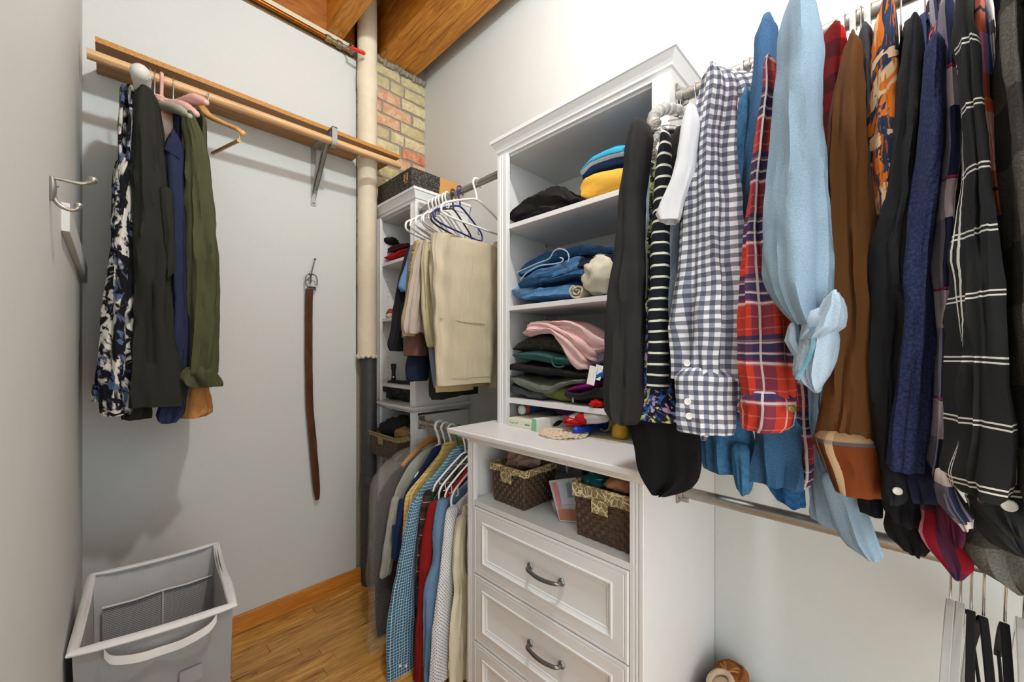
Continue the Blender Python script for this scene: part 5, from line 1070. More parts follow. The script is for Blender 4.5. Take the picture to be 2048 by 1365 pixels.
# ------------------------------------------------------------------ on the countertop
card = lambda n, c: plain(n, c, .55, var=.02)
a, b = P(1015, 850, x=1.135), P(1063, 850, x=1.135)
t = thing('carton', 'low cream carton with teal print at the left end of the countertop', 'box', (1.18, (a.y+b.y)/2, SC_))
obj('carton_body', bx(1.135, 1.30, b.y, a.y, SC_+.0003, SC_+.032), card('cream_card', '#dcdcc6'), t, bev=.001)
g = G(); rq = random.Random(2)
for k in range(16): yy = a.y-.012-k*.003; g.box(1.1342, 1.135, yy-.0018, yy, SC_+.014+.003*math.sin(k), SC_+.016+.003*math.sin(k)+rq.random()*.002)
obj('printed_line', g, card('ink_teal', '#3a8a90'), t)
obj('printed_line', bx(1.1342, 1.135, b.y+.01, b.y+.035, SC_+.013, SC_+.018), card('ink_teal', '#3a8a90'), t)
t = thing('tube_bottle', 'white capped blue and orange tube lying behind the cream carton', 'tube', (1.25, 1.1, SC_+.03))
pt = P(1032, 833, x=1.20); obj('tube_body', G().lathe([(.018, 0), (.022, .008), (.022, .05), (.022, .13), (.018, .14)], (0, 0, 0), 'x', 24), plain('tube_blue', '#3a5c98', .4), t)
o = t.children[0]
g = G().lathe([(.0175, 0), (.0195, .004), (.0195, .045), (.0195, .15), (.016, .16)], (1.215, pt.y-.02, SC_+.055), 'x', 24)
bpy.data.objects.remove(o); obj('tube_body', g, plain('tube_blue', '#3a5c98', .4), t, smooth=60)
obj('orange_band', G().lathe([(.0199, .012), (.0199, .03)], (1.215, pt.y-.02, SC_+.055), 'x', 24), plain('tube_orange', '#e0602a', .4), t, smooth=60)
obj('white_cap', G().lathe([(.014, -.006), (.0185, -.004), (.0195, .001), (.0195, .006)], (1.213, pt.y-.02, SC_+.055), 'x', 24), whitepl, t, smooth=60)
t = thing('medicine_carton', 'white carton with green end panel and dark leaf emblem behind the doily', 'box', tuple(P(1090, 860, z=SC_)))
A = P(1064, 862, z=SC_); B = P(1077, 866, z=SC_); Cc = P(1130, 848, z=SC_)
u1 = Vector((B.x-A.x, B.y-A.y, 0)); u1 = u1.normalized()*.03; A = Vector((A.x, A.y, 0)); u2 = Vector((.16, -.05, 0)); hgt = .048
q = [A, A+u1, A+u1+u2, A+u2]; g = G().prism([(p_.x, p_.y) for p_ in q][::-1], SC_+.0003, SC_+hgt); obj('carton_body', g, card('white_card', '#d9dad6'), t, bev=.001)
n_ = Vector((u1.y, -u1.x, 0)).normalized(); n_ = n_ if n_.dot(u2) < 0 else -n_
g = G(); e0, e1_ = A+n_*.0006, A+u1+n_*.0006
g.add([(e0.x, e0.y, SC_+.002), (e1_.x, e1_.y, SC_+.002), (e1_.x, e1_.y, SC_+hgt-.002), (e0.x, e0.y, SC_+hgt-.002)], [(0, 1, 2, 3)]); obj('green_end', g, card('green_ink', '#7fc49a'), t)
m_ = Vector((u2.y, -u2.x, 0)).normalized(); m_ = m_ if m_.dot(u1) > 0 else -m_
def onface(s_, z): p_ = A+u1+u2*s_+m_*.0008; return (p_.x, p_.y, SC_+z)
g = G(); ls = [onface(.42+.30*k/8, .018+.010*math.sin(PI*k/8)+.014*k/8) for k in range(9)]+[onface(.72-.30*k/8, .018-.010*math.sin(PI*k/8)+.014*(1-k/8)) for k in range(1, 8)]
g.add(ls, [tuple(range(len(ls)))]); obj('leaf_emblem', g, blackpl, t)
# doily
dc = P(1127, 868, z=SC_+.004); t = thing('crochet_doily', 'round cream crocheted doily on the countertop', 'doily', (dc.x, dc.y, SC_))
dm = plain('crochet_cream', '#dccab2', .95, var=.08, bs=.6, nscale=200)
dr = (P(1127, 850, z=SC_).xy-P(1127, 886, z=SC_).xy).length/2; dr = max(.062, min(.085, dr))
g = G(); nr, na = 9, 96; vs = []; fs = []; hole = []
for j in range(nr+1):
    r_ = dr*.86*(j+.4)/(nr+.4)
    for k in range(na):
        a_ = 2*PI*k/na; h_ = .006+.0035*math.sin(a_*12+j*PI)*((j % 2)*.6+.4)+.003*noise.noise(Vector((r_*90, a_*5, 1)))
        vs.append((dc.x+r_*math.cos(a_), dc.y+r_*math.sin(a_), SC_+h_))
for j in range(nr):
    for k in range(na):
        if (j % 3 == 1) and (k % 8 in (3, 4)): continue
        fs.append((j*na+k, j*na+(k+1) % na, (j+1)*na+(k+1) % na, (j+1)*na+k))
fs.append(tuple(range(na-1, -1, -1))); g.add(vs, fs); o = obj('crochet_centre', g, dm, t, smooth=60); so = o.modifiers.new('thick', 'SOLIDIFY'); so.thickness = .003
g = G()
for k in range(26):
    a_ = 2*PI*k/26; cx_, cy_ = dc.x+dr*.93*math.cos(a_), dc.y+dr*.93*math.sin(a_)
    g.tube([(cx_+.0095*math.cos(b_), cy_+.0095*math.sin(b_), SC_+.007+.003*math.sin(a_*5)) for b_ in [2*PI*i/10 for i in range(10)]], .0032, 6, closed=True)
for rr_, nn_ in ((.70, 20), (.45, 13)):
    for k in range(nn_):
        a_ = 2*PI*k/nn_; cx_, cy_ = dc.x+dr*rr_*math.cos(a_), dc.y+dr*rr_*math.sin(a_)
        g.tube([(cx_+.008*math.cos(b_), cy_+.008*math.sin(b_), SC_+.0115) for b_ in [2*PI*i/8 for i in range(8)]], .0026, 5, closed=True)
obj('scalloped_edge', g, dm, t, smooth=60, kind='stuff')
# blue massage roller, lint roller tube, sock, yellow bottle
t = thing('hand_roller', 'bright blue plastic handled roller lying on the doily', 'roller', tuple(P(1170, 865, z=SC_)))
blu = plain('blue_plastic', '#0c3fb4', .35, var=.03)
c1, c2, c3 = P(1152, 862, z=SC_+.022), P(1178, 857, z=SC_+.024), P(1203, 848, z=SC_+.026)
g = G().tube(cat([tuple(c1), tuple(c2), tuple(c3)], 6), lambda s: .0155-.004*math.sin(PI*s), 16); g.ball(c1, .0155, 14)
obj('handle', g, blu, t, smooth=60)
cc = P(1206, 846, z=SC_+.032); ax_ = (Vector(cc)-Vector(c1)).normalized()
g = G().tube([Vector(cc)-ax_*.004, Vector(cc)+ax_*.03], .022, 22); obj('hub', g, blu, t, smooth=60)
t = thing('paper_roll', 'beige paper roll around the blue roller hub', 'roll', tuple(P(1215, 850, z=SC_)))
dd = Vector((.85, -.2, 0)).normalized(); c0 = Vector(P(1207, 847, z=SC_+.034)); vs = []; fs = []; n = 28; e = Vector((-dd.y, dd.x, 0)); up_ = Vector((0, 0, 1))
for rr_, h_ in ((.0265, 0), (.032, 0), (.0335, .003), (.0335, .09), (.032, .092), (.0265, .092)):
    for k in range(n): a_ = 2*PI*k/n; vs.append(c0+dd*h_+e*(rr_*math.cos(a_))+up_*(rr_*math.sin(a_)))
for i in range(6):
    for k in range(n): j = (i+1) % 6; fs.append((i*n+k, i*n+(k+1) % n, j*n+(k+1) % n, j*n+k))
obj('roll_tube', G().add(vs, fs), plain('kraft_paper', '#c4ab86', .8), t, smooth=50)
c = P(1150, 840, z=SC_+.02)
t = thing('sock', 'white sock with red toe and red band behind the doily', 'sock', (c.x, c.y, SC_))
pile('sock_leg', '', '', fab('sock_white', '#c9c2c2'), [(1136, 828, 852), (1160, 822, 852), (1180, 822, 850), (1195, 826, 848)], 1.165, .07, amp=.002, parent=t, floor=SC_)
F['sred'] = fab('sock_red', '#b01418', bump=.7)
pile('red_toe', '', '', 'sred', [(1126, 838, 848), (1130, 834, 852), (1142, 834, 854), (1152, 838, 854)], 1.155, .06, amp=.003, parent=t, floor=SC_)
pile('red_band', '', '', 'sred', [(1151, 829, 850), (1158, 825, 852), (1164, 827, 850)], 1.158, .07, amp=.001, parent=t, floor=SC_)
t = thing('yellow_bottle', 'yellow dimpled bottle half hidden behind the black blouse hem', 'bottle', tuple(P(1240, 878, z=SC_)))
c = P(1240, 878, z=SC_); obj('bottle_body', G().lathe([(.016, .0005), (.026, .006), (.028, .02), (.025, .04), (.014, .055), (.012, .066)], (c.x, c.y, SC_), 'z', 24), plain('yellow_plastic', '#c79a1e', .45, bs=.4, nscale=240), t, smooth=60)
c = P(1215, 876, z=SC_); 
tag(obj('paper_sheet', G().prism([(c.x-.05, c.y+.05), (c.x-.06, c.y-.06), (c.x+.05, c.y-.10), (c.x+.12, c.y+.02)], SC_+.0003, SC_+.0012), card('paper_beige', '#c9c3ab'), loc=(c.x, c.y, SC_)), 'beige paper sheet under the roller on the countertop', 'paper')
pile('purple_cloth', 'purple translucent cloth bundled at the back above the countertop', 'cloth', fab('purple_tulle', '#6a2f78', rough=.5), [(1075, 806, 816), (1100, 806, 826), (1130, 808, 842), (1160, 812, 846), (1200, 816, 846)], 1.30, .18, amp=.008, wr=.006, floor=SC_)

# ------------------------------------------------------------------ woven baskets
wick = plain('woven_brown', '#4e3a2c', .55, var=.35, bs=.25, nscale=90); wickd = plain('woven_dark', '#2b2120', .55, var=.3, bs=.25, nscale=90)
F['liner'] = fab('floral_liner', '#8f7c58', [('vor', 42, .035, '#e2d2ac'), ('vor', 19, .022, '#e2d2ac')], bump=.4)
F['liner2'] = fab('speckled_liner', '#a8956a', [('n', 260, .5, .56, '#4e4230', 0, (1, 1, 1))], bump=.4)
def basket(label, x0, x1, y0, y1, z0, z1, mat, tab='x', liner='liner', band=.045, cell=.014):
    """tapered box of over-under woven strands, cloth liner folded over the rim"""
    t = thing('woven_basket', label, 'basket', ((x0+x1)/2, (y0+y1)/2, z0), None)
    g = G(); per = [(x0, y0), (x1, y0), (x1, y1), (x0, y1)]; tp = .93; cx_, cy_ = (x0+x1)/2, (y0+y1)/2
    nz = max(3, int((z1-z0)/cell)); segs = []
    for i in range(4):
        a, b = Vector(per[i]), Vector(per[(i+1) % 4]); n = max(3, int((b-a).length/cell)); 
        nn = Vector(((b-a).y, -(b-a).x)).normalized()
        segs += [(a.lerp(b, k/n), a.lerp(b, (k+1)/n), nn) for k in range(n)]
    for j in range(nz):
        for k, (a, b, nn) in enumerate(segs):
            hi = .0046 if (k+j) % 2 else .0004; vs = []
            for (s_, tt) in ((0, 0), (1, 0), (1, 1), (0, 1), (.18, .12), (.82, .12), (.82, .88), (.18, .88)):
                q = a.lerp(b, s_); f = tp+(1-tp)*((j+tt)/nz); q = Vector((cx_+(q.x-cx_)*f, cy_+(q.y-cy_)*f)); o_ = 0 if (s_ in (0, 1)) else hi
                vs.append((q.x+nn.x*o_, q.y+nn.y*o_, z0+(z1-z0)*(j+tt)/nz))
            g.add(vs, [(4, 5, 6, 7), (0, 1, 5, 4), (1, 2, 6, 5), (2, 3, 7, 6), (3, 0, 4, 7)])
    obj('woven_body', g, mat, t, smooth=0)
    b0 = [(cx_+(a-cx_)*tp, cy_+(b-cy_)*tp) for a, b in per]; obj('base', G().prism(b0, z0, z0+.003), mat, t)
    g = G(); zt = z1+.004
    for off, sg in ((.006, 1), (-.006, -1)):
        P2 = [(x0-off, y0-off), (x1+off, y0-off), (x1+off, y1+off), (x0-off, y1+off)]; pts = []
        for i in range(4):
            a, b = Vector(P2[i]), Vector(P2[(i+1) % 4]); pts += [a.lerp(b, k/10) for k in range(10)]
        m = len(pts); vs = []; uv = []; fs = []
        for r_ in range(4):
            for k, q in enumerate(pts):
                z = zt-(band+.002*math.sin(k*1.1))*r_/3 if sg > 0 else zt-.5*(z1-z0)*r_/3
                wv = .0008*math.sin(k*2.1+r_); vs.append((q.x+wv, q.y+wv, z))
        for r_ in range(3):
            for k in range(m):
                f = (r_*m+k, (r_+1)*m+k, (r_+1)*m+(k+1) % m, r_*m+(k+1) % m); fs.append(f)
                uv += [(k*.026, -r_*band/3), (k*.026, -(r_+1)*band/3), ((k+1)*.026, -(r_+1)*band/3), ((k+1)*.026, -r_*band/3)]
        g.add(vs, fs, uv)
    rim = [(x0-.006, y0-.006), (x1+.006, y0-.006), (x1+.006, y1+.006), (x0-.006, y1+.006)]; pts = []
    for i in range(4):
        a, b = Vector(rim[i]), Vector(rim[(i+1) % 4]); pts += [(a.lerp(b, k/6).x, a.lerp(b, k/6).y, zt) for k in range(6)]
    g.tube(pts, .005, 6, closed=True); obj('cloth_liner', g, F[liner], t, smooth=40)
    ym = (y0+y1)/2; xm = (x0+x1)/2
    if tab == 'x': o = bx(x0-.0105, x0-.0075, ym-.028, ym+.028, z1-band-.03, z1-band+.012)
    else: o = bx(xm-.028, xm+.028, y0-.0105, y0-.0075, z1-band-.03, z1-band+.012)
    obj('liner_tab', o, F[liner], t, bev=.001); return t
CF = .826
pL = P(975, 990, x=1.03); 
basket('woven brown basket at the left of the open cubby', 1.04, 1.22, .965, 1.135, CF, .965, wick, liner='liner', band=.022)
c = (1.12, 1.055, .985); heap('scarf', 'taupe crumpled scarf piled on the left cubby basket', 'scarf', fab('taupe_silk', '#8d7468', rough=.6, bump=.9), c, (.065, .072, .035), 4, .35)
basket('woven brown basket at the right of the open cubby', 1.025, 1.24, .545, .735, CF, .985, wick, liner='liner', band=.038)
heap('teal_cloth', 'teal sparkling cloth on the right cubby basket', 'cloth', fab('teal_sequin', '#0f5258', [('n', 120, .62, .66, '#a8d8d4', 0, (1, 1, 1))], rough=.5), (1.10, .69, .995), (.06, .045, .022), 2, .3)
heap('peach_cloth', 'peach satin cloth folded on the right cubby basket', 'cloth', fab('peach_cloth', '#c08a68', rough=.5, bump=.3), (1.10, .60, .998), (.06, .055, .024), 6, .2)
basket('dark woven basket at the back of the cubby behind the plastic pouch', 1.30, 1.48, .70, .90, CF, .985, wickd, liner='liner', band=.02)
heap('white_strap', 'small white strap loop between the cubby baskets', 'strap', fab('strap_white', '#c8c8cc'), (1.24, .925, .965), (.006, .006, .035), 3, .1)
heap('rolled_sock', 'rolled pale grey-blue sock in the middle of the cubby', 'socks', fab('grey_sock', '#9aa0a4', bump=.7), (1.115, .862, CF+.03), (.032, .034, .034), 8, .25, floor=CF)
t = thing('packet', 'clear plastic packet of peach tights with pink striped label leaning in the cubby', 'packet', (1.08, .79, CF))
A, B, Cc, D = P(1097, 962, x=1.10), P(1152, 955, x=1.13), P(1160, 1045, x=1.10), P(1119, 1056, x=1.06)
D = Vector((D.x, D.y, CF+.003)); Cc = Vector((Cc.x, Cc.y, CF+.003))
def slab(a, b, c, d, th):
    n = (b-a).cross(d-a).normalized()*th; q = [a, b, c, d]; return G().add([tuple(x) for x in q]+[tuple(x+n) for x in q], [(0, 1, 2, 3), (7, 6, 5, 4), (0, 4, 5, 1), (1, 5, 6, 2), (2, 6, 7, 3), (3, 7, 4, 0)])
obj('plastic_sleeve', slab(A, B, Cc, D, .012), plain('packet_grey', '#b9b7bc', .25, var=.06), t, bev=.001)
def onp(s_, t__, off=-.0012):
    n = (B-A).cross(D-A).normalized(); return (A.lerp(B, s_)).lerp(D.lerp(Cc, s_), t__)+n*off
def patch(name, s0, t0, s1, t1, mat, off=-.0012): obj(name, G().add([tuple(onp(*q, off)) for q in ((s0, t0), (s1, t0), (s1, t1), (s0, t1))], [(0, 1, 2, 3)]), mat, t)
patch('pink_stripe', .10, .06, .26, .70, card('pink_ink', '#d07a7c')); patch('label_panel', .30, .06, .97, .60, card('label_blue', '#b4bccb'))
g = G()
for k in range(7): g.add([tuple(onp(s_, t2, -.002)) for s_, t2 in ((.62+k*.045, .10), (.64+k*.045, .10), (.64+k*.045, .45), (.62+k*.045, .45))], [(0, 1, 2, 3)])
obj('printed_lines', g, card('ink_grey', '#5a6478'), t)
patch('peach_tights', .06, .72, .96, .97, plain('peach_nylon', '#a8664a', .6, var=.15, nscale=20))

# far tower contents
N1, N2, N3, N4 = 1.945, 1.605, 1.206, 1.0995
F['red_tee'] = fab('red_tee', '#b80f10', bump=.6); F['plum_tee'] = fab('plum_tee', '#4a2030')
pile('folded_shirt', 'bright red folded shirt on the upper shelf of the corner tower', 'shirt', 'red_tee', [(768, 512, 521), (775, 505, 520), (790, 500, 514), (805, 494, 507), (818, 490, 500)], 1.20, .2, layers=1, amp=.004, wr=.003, floor=N1)
pile('folded_shirt', 'dark plum and navy folded shirts above the red one', 'shirt', 'plum_tee', [(772, 494, 504), (782, 490, 503), (795, 487, 499), (812, 484, 494)], 1.21, .18, layers=2, amp=.003)
heap('cap', 'black cap on the pile in the corner tower', 'cap', 'black_heap', tuple(P(783, 484, x=1.26)), (.05, .045, .025), 3, .2)
heap('rust_cloth', 'rust orange cloth in the middle compartment of the corner tower', 'cloth', fab('rust', '#94492a'), (1.27, P(780, 600, x=1.24).y, N2+.045), (.05, .04, .03), 4, .3)
heap('white_rag', 'cream and navy rags under the rust cloth', 'cloth', fab('rag_cream', '#c4bba6', [('n', 40, .55, .6, '#2b3450', 1, (1, 1, 1))]), (1.26, P(776, 622, x=1.23).y, N2+.02), (.05, .055, .022), 6, .35, floor=N2)
fy = P(787, 750, z=N3); t = thing('flashlight', 'small black flashlight standing upright in the corner tower', 'flashlight', (1.27, 0, N3))
fy = P(787, 735, x=1.27).y; t.location = (1.27, fy, N3); t['_o'] = (1.27, fy, N3)
obj('barrel', G().lathe([(.013, .0005), (.014, .003), (.014, .03), (.012, .034), (.0115, .07), (.014, .085), (.0155, .09), (.0155, .115), (.013, .117)], (1.27, fy, N3), 'z', 20), blackpl, t, smooth=50)
obj('steel_ring', G().lathe([(.0146, .03), (.0146, .036)], (1.27, fy, N3), 'z', 20), chrome, t)
obj('wrist_strap', G().tube(cat([(1.262, fy+.014, N3+.09), (1.26, fy+.02, N3+.05), (1.262, fy+.024, N3+.004), (1.27, fy+.02, N3+.004)], 5), .0018, 6), blackpl, t)
t = pile('black_bag', 'crumpled black fabric bag in the lowest upper compartment of the corner tower', 'bag', fab('black_nylon', '#242321', rough=.45, bump=1.0), [(756, 770, 793), (764, 763, 796), (780, 762, 799), (800, 764, 800), (815, 766, 800)], 1.19, .2, amp=.010, ks=(5, 9), wr=.006, floor=N4)
basket('dark woven basket with speckled liner sticking out of the corner tower', 1.085, 1.38, 1.945, 2.285, .795, .925, wick, liner='liner2', band=.022)
heap('black_garment', 'black garments heaped in the corner tower basket', 'clothes', 'black_heap', (1.20, 2.12, .955), (.10, .11, .065), 5, .3)
heap('tan_garment', 'tan garment beside the black ones in the corner basket', 'clothes', fab('tan_knit', '#8a6c48'), (1.16, 2.01, .940), (.05, .05, .035), 6, .25)
# shoe box on the corner tower
bxx0, bxx1, by0, by1, bz0, bz1 = 1.155, 1.50, 1.915, 2.30, 2.2925, 2.415
t = thing('shoe_box', 'black and kraft shoe box with a framed S emblem on top of the corner tower', 'box', (1.32, 2.1, bz0))
s = NT('box_print'); co = s.coord(); sp_ = s.n('ShaderNodeSeparateXYZ'); s.l(co, sp_.inputs[0])
wv = s.n('ShaderNodeTexVoronoi'); wv.inputs['Scale'].default_value = 110; s.l(s.coord('Object', (1, 1, 1), (.4, .3, .2)), wv.inputs['Vector'])
dots = s.math('LESS_THAN', wv.outputs['Distance'], .34)
dark = s.mix(dots, lin('#1c1b1a'), lin('#6a6458'))
edge_n = s.math('ADD', sp_.outputs[0], s.math('MULTIPLY', s.noise(co, 22, 3), .05))
boxm = s.done(s.mix(s.math('LESS_THAN', edge_n, .045), lin('#c08e50'), dark), .6)
obj('box_body', bx(bxx0, bxx1, by0, by1, bz0, bz1), boxm, t, bev=.001)
def text(name, body, size, loc, rot, mat, parent, ext=.0004):
    cu = bpy.data.curves.new(name, 'FONT'); cu.body = body; cu.size = size; cu.extrude = ext; cu.align_x = 'CENTER'; cu.align_y = 'CENTER'
    o = bpy.data.objects.new(name, cu); C.objects.link(o); dg = bpy.context.evaluated_depsgraph_get(); me = bpy.data.meshes.new_from_object(o.evaluated_get(dg)); bpy.data.objects.remove(o)
    me.materials.clear(); me.materials.append(mat); o = bpy.data.objects.new(name, me); C.objects.link(o); L = parent['_o']; o.parent = parent
    o.location = (loc[0]-L[0], loc[1]-L[1], loc[2]-L[2]); o.rotation_euler = rot; return o
orange = plain('print_orange', '#c9924e', .6); ink = plain('print_black', '#1a1816', .6)
sy, sz = 1.972, 2.372
g = G().tube([(bxx0-.0005, sy+a, sz+b) for a, b in ((-.016, -.02), (.016, -.02), (.016, .02), (-.016, .02))], .0022, 4, closed=True); obj('emblem_frame', g, orange, t)
text('emblem_letter', 'S', .036, (bxx0-.0008, sy, sz), (PI/2, 0, -PI/2), orange, t); text('brand_lettering', 'SALOMON', .008, (bxx0-.0008, sy-.004, sz-.030), (PI/2, 0, -PI/2), orange, t)
g = G().tube([(1.475+a, by0-.0005, 2.352+b) for a, b in ((-.009, -.011), (.009, -.011), (.009, .011), (-.009, .011))], .0012, 4, closed=True); obj('emblem_frame', g, ink, t)
text('emblem_letter', 'S', .02, (1.475, by0-.0008, 2.352), (PI/2, 0, 0), ink, t); text('brand_lettering', 'SALOMON', .009, (1.475, by0-.0008, 2.332), (PI/2, 0, 0), ink, t)

# ================================================================== hanger hooks showing on the top right rod
def tophook(label, u, v, mat, r, kind='plastic_hanger', group=None, y=None):
    q = P(u, v, x=1.205); t = thing(kind, label, 'hanger', (1.213, q.y, 2.172), group)
    obj('hook', G().tube(cat(hook_pts((1.213, q.y, 2.172), (1, 0), .0175+r+.002, -1, .10), 3), r, 10), mat, t, smooth=60)
    d = .10; n = 2.172-.10; pts = [(1.213-.2, q.y, n-d*.75), (1.213-.15, q.y, n-d*.5), (1.213-.07, q.y, n-d*.15), (1.213, q.y, n), (1.213+.07, q.y, n-d*.15), (1.213+.15, q.y, n-d*.5), (1.213+.2, q.y, n-d*.75)]
    obj('shoulders', G().tube(cat(pts, 3), r*1.1, 8), mat, t, smooth=60); return t
for u, v, lb in ((1684, 60, 'thick white hanger hook just above the red checked shirt'), (1706, 45, 'thick white hanger hook above the brown jacket'), (1735, 30, 'thick white hanger hook touching the leaf-print shirt collar')): tophook(lb, u, v, whitepl, .0058, group='thick white hooks on the top rod')
tophook('white plastic hanger hook left of the tall indigo shirt', 1486, 130, whitepl, .004)
for u, v, lb in ((1362, 200, 'thin wire hanger closest to the rod flange'), (1392, 185, 'wire hanger hook above the white t-shirt'), (1410, 175, 'dark wire hanger hook at the gingham collar'), (1456, 150, 'wire hanger hook right of the gingham collar'), (1500, 130, 'thin chrome hook beside the indigo shirt'), (1722, 30, 'thin chrome hook between two thick white ones'), (1802, 20, 'thin chrome hook beside the leaf-print shirt'), (1850, 10, 'chrome hook above the navy sweater')):
    tophook(lb, u, v, chrome, .0016, 'wire_hanger')
# clear padded-look hangers at the cardigan
glassy = plain('clear_plastic', '#dcdbd8', .10, var=.03, bs=.3, nscale=45)
gb = glassy.node_tree.nodes['Principled BSDF']; gb.inputs['Transmission Weight'].default_value = .62; gb.inputs['IOR'].default_value = 1.35
t = thing('clear_hanger', 'clear ribbed plastic hanger end above the striped top', 'hanger', tuple(P(1340, 220, x=1.0)))
pts = [P(1312, 252, x=.93), P(1306, 240, x=.93), P(1314, 226, x=.95), P(1335, 217, x=1.0), P(1362, 224, x=1.07), P(1385, 236, x=1.15)]
obj('shoulder', G().tube(cat([tuple(q) for q in pts], 8), lambda s: .014+.0016*math.sin(s*70), 14), glassy, t, smooth=40)
pts = [P(1328, 262, x=.95), P(1315, 272, x=.93), P(1304, 290, x=.92), P(1304, 306, x=.93), P(1312, 316, x=.95)]
t = thing('clear_hanger', 'faceted clear hanger end left of the striped shoulder', 'hanger', tuple(P(1306, 290, x=.93)))
obj('shoulder', G().tube(cat([tuple(q) for q in pts], 8), lambda s: .010+.0015*math.sin(s*60), 12), glassy, t, smooth=30)
t = thing('black_hanger', 'black plastic hanger loop poking out of the cardigan collar', 'hanger', tuple(P(1290, 290, x=.95)))
pts = [P(1345, 262, x=.99), P(1318, 264, x=.95), P(1292, 268, x=.93), P(1283, 285, x=.92), P(1284, 308, x=.92), P(1296, 326, x=.93), P(1306, 332, x=.94)]
obj('shoulder', G().tube(cat([tuple(q) for q in pts], 6), .006, 10), plain('charcoal_plastic', '#2c2c28', .3), t, smooth=60)

# ================================================================== empty hangers on the lower right rod
def clipm(t, c, dy=.0):
    g = G().add([(c[0], c[1]-.006, c[2]), (c[0], c[1]+.006, c[2]), (c[0]+.006, c[1]+.006, c[2]-.045), (c[0]+.006, c[1]-.006, c[2]-.045), (c[0]-.002, c[1]-.006, c[2]), (c[0]-.002, c[1]+.006, c[2]), (c[0]+.004, c[1]+.006, c[2]-.045), (c[0]+.004, c[1]-.006, c[2]-.045)], [(0, 1, 2, 3), (7, 6, 5, 4), (0, 4, 5, 1), (1, 5, 6, 2), (2, 6, 7, 3), (3, 7, 4, 0)])
    g.tube([(c[0]+.005, c[1], c[2]-.018), (c[0]+.02, c[1], c[2]-.02)], .003, 8); g.box(c[0]+.01, c[0]+.012, c[1]-.006, c[1]+.006, c[2]-.04, c[2]-.01); obj('trouser_clip', g, chrome, t)
def lowhanger(label, u, mat, nz, dirx, thick, wide, kind, clip=False, len_=.24, dz=.17, ucx=1.213):
    q = P(u, 1150, x=1.213); c = (1.213, q.y, .978); t = thing(kind, label, 'hanger', c)
    obj('hook', G().tube(cat(hook_pts(c, (1, 0), .0205, -1, nz), 3), .0022, 10), chrome, t, smooth=60)
    d = Vector((math.cos(dirx), math.sin(dirx))); n = .978-nz
    for sg in (-1, 1):
        rows = []
        for k in range(9):
            s_ = k/8; L = len_*s_; z = n-dz*(s_**1.3); p_ = (c[0]+sg*d.x*L, c[1]+sg*d.y*L, z)
            rows.append((p_[0], p_[1], p_[2]-.012, thick, wide*(1-.25*s_)))
        g = G(); vs = []; fs = []; nrm = Vector((-d.y, d.x))
        for p_ in rows:
            for a_, b_ in ((-1, 1), (1, 1), (1, -1), (-1, -1)): vs.append((p_[0]+nrm.x*p_[3]*a_, p_[1]+nrm.y*p_[3]*a_, p_[2]+p_[4]*b_))
        for k in range(8):
            for j in range(4): fs.append((4*k+j, 4*k+(j+1) % 4, 4*k+4+(j+1) % 4, 4*k+4+j))
        fs += [(3, 2, 1, 0), (32, 33, 34, 35)]; obj('shoulder_arm', g.add(vs, fs), mat, t, bev=.0015)
    a, b = (c[0]-d.x*len_*.92, c[1]-d.y*len_*.92, n-dz*.95), (c[0]+d.x*len_*.92, c[1]+d.y*len_*.92, n-dz*.95)
    obj('trouser_bar', G().tube([a, (c[0], c[1], n-dz*1.15), b], .003, 8), mat, t)
    if clip: clipm(t, (c[0]-d.x*.2, c[1]-d.y*.2, n-dz*.75))
    return t
lowhanger('clear plastic clip hanger, first of the empty hangers on the lower rod', 1901, glassy, .085, -.11, .0065, .010, 'clear_hanger', True)
lowhanger('clear plastic hanger with ribbed arm, second of the empty hangers', 1921, glassy, .085, -.12, .0065, .010, 'clear_hanger')
lowhanger('black velvet hanger directly right of the clear ones', 1942, velvet, .095, -.09, .0060, .009, 'velvet_hanger')
lowhanger('black velvet hanger in the middle of the three', 1967, velvet, .10, -.02, .0060, .009, 'velvet_hanger')
lowhanger('black velvet hanger farthest right on the lower rod', 2010, velvet, .10, -.07, .0060, .009, 'velvet_hanger')
t = lowhanger('clear ribbed hanger cut by the right edge of the picture', 2048, glassy, .085, -.10, .010, .014, 'clear_hanger')

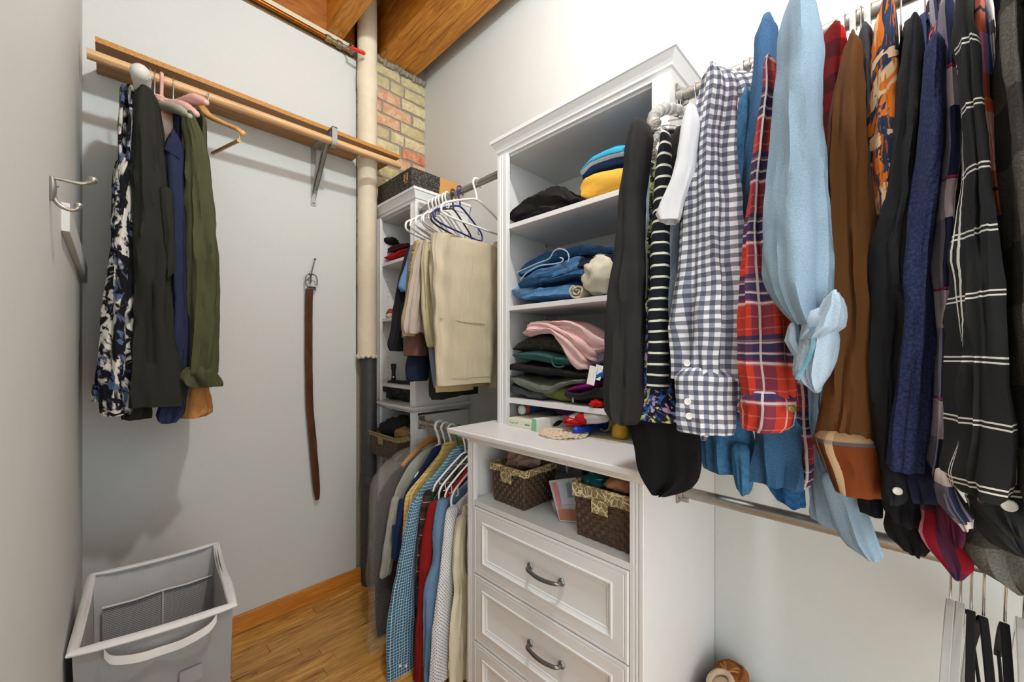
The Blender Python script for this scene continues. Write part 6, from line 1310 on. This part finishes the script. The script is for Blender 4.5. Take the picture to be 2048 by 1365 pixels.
# ================================================================== moccasin at the bottom of the right wall
t = tag(obj('shoe_rack', G().box(1.19, 1.52, .05, .475, .262, .28).box(1.19, 1.52, .05, .068, 0, .262).box(1.19, 1.52, .457, .475, 0, .262), white, loc=(1.35, .26, 0), bev=.001), 'low white shoe rack under the rods beside the drawers', 'rack')
yc, zf = .405, .281
t = thing('moccasin', 'tan suede moccasin with cream fleece lining and laced bow, toe to the wall', 'shoe', (1.38, yc, zf))
sued = plain('tan_suede', '#94541a', .9, var=.15, bs=.3, nscale=60); flee = plain('fleece', '#cbb296', .95, var=.1, bs=.6, nscale=120)

g = loft(G(), [(1.515, yc, zf+.028, .018, .022), (1.50, yc, zf+.032, .034, .030), (1.47, yc, zf+.036, .044, .035), (1.43, yc, zf+.038, .048, .037), (1.39, yc, zf+.042, .046, .041), (1.34, yc, zf+.042, .042, .041), (1.28, yc, zf+.042, .038, .041), (1.255, yc, zf+.038, .028, .036)], e1='y', e2='z', amp=.002, p=.8, hemopen=False, grow=False)
g.v = [(a, b, max(c, zf+.001)) for a, b, c in g.v]; obj('suede_upper', g, sued, t, smooth=60)
pts = [(1.40, yc-.036, zf+.076), (1.44, yc-.036, zf+.072), (1.475, yc-.024, zf+.066), (1.487, yc, zf+.064), (1.475, yc+.024, zf+.066), (1.44, yc+.036, zf+.072), (1.40, yc+.036, zf+.076)]
sm = cat(pts, 6); g = G().tube(sm, .003, 8)
for k in range(0, len(sm), 2): g.ball(sm[k], (.004, .004, .0035), 6)
obj('puckered_seam', g, plain('suede_dark', '#7a4210', .9), t)
op = [(1.385+.0*a, 0, 0) for a in (0,)]
ring = [(1.335+.05*math.cos(a), yc+.030*math.sin(a), zf+.084+.004*math.cos(a)) for a in [2*PI*k/20 for k in range(20)]]
g = G().tube(ring, .009, 10, closed=True); g.v = [tuple(Vector(v)+noise.noise_vector(Vector(v)*120)*.002) for v in g.v]; obj('fleece_collar', g, flee, t, smooth=60)
obj('fleece_insole', G().ball((1.335, yc, zf+.078), (.045, .026, .006), 16), flee, t, smooth=60)
g = G()
for sg in (-1, 1): g.tube(cat([(1.395, yc, zf+.086), (1.405, yc+sg*.018, zf+.092), (1.42, yc+sg*.026, zf+.084), (1.412, yc+sg*.010, zf+.085), (1.396, yc, zf+.086)], 5), .0022, 6); g.tube(cat([(1.395, yc, zf+.086), (1.425, yc+sg*.012, zf+.084), (1.445, yc+sg*.022, zf+.079)], 4), .0022, 6)
obj('leather_lace', g, plain('lace_tan', '#b0783c', .7), t)
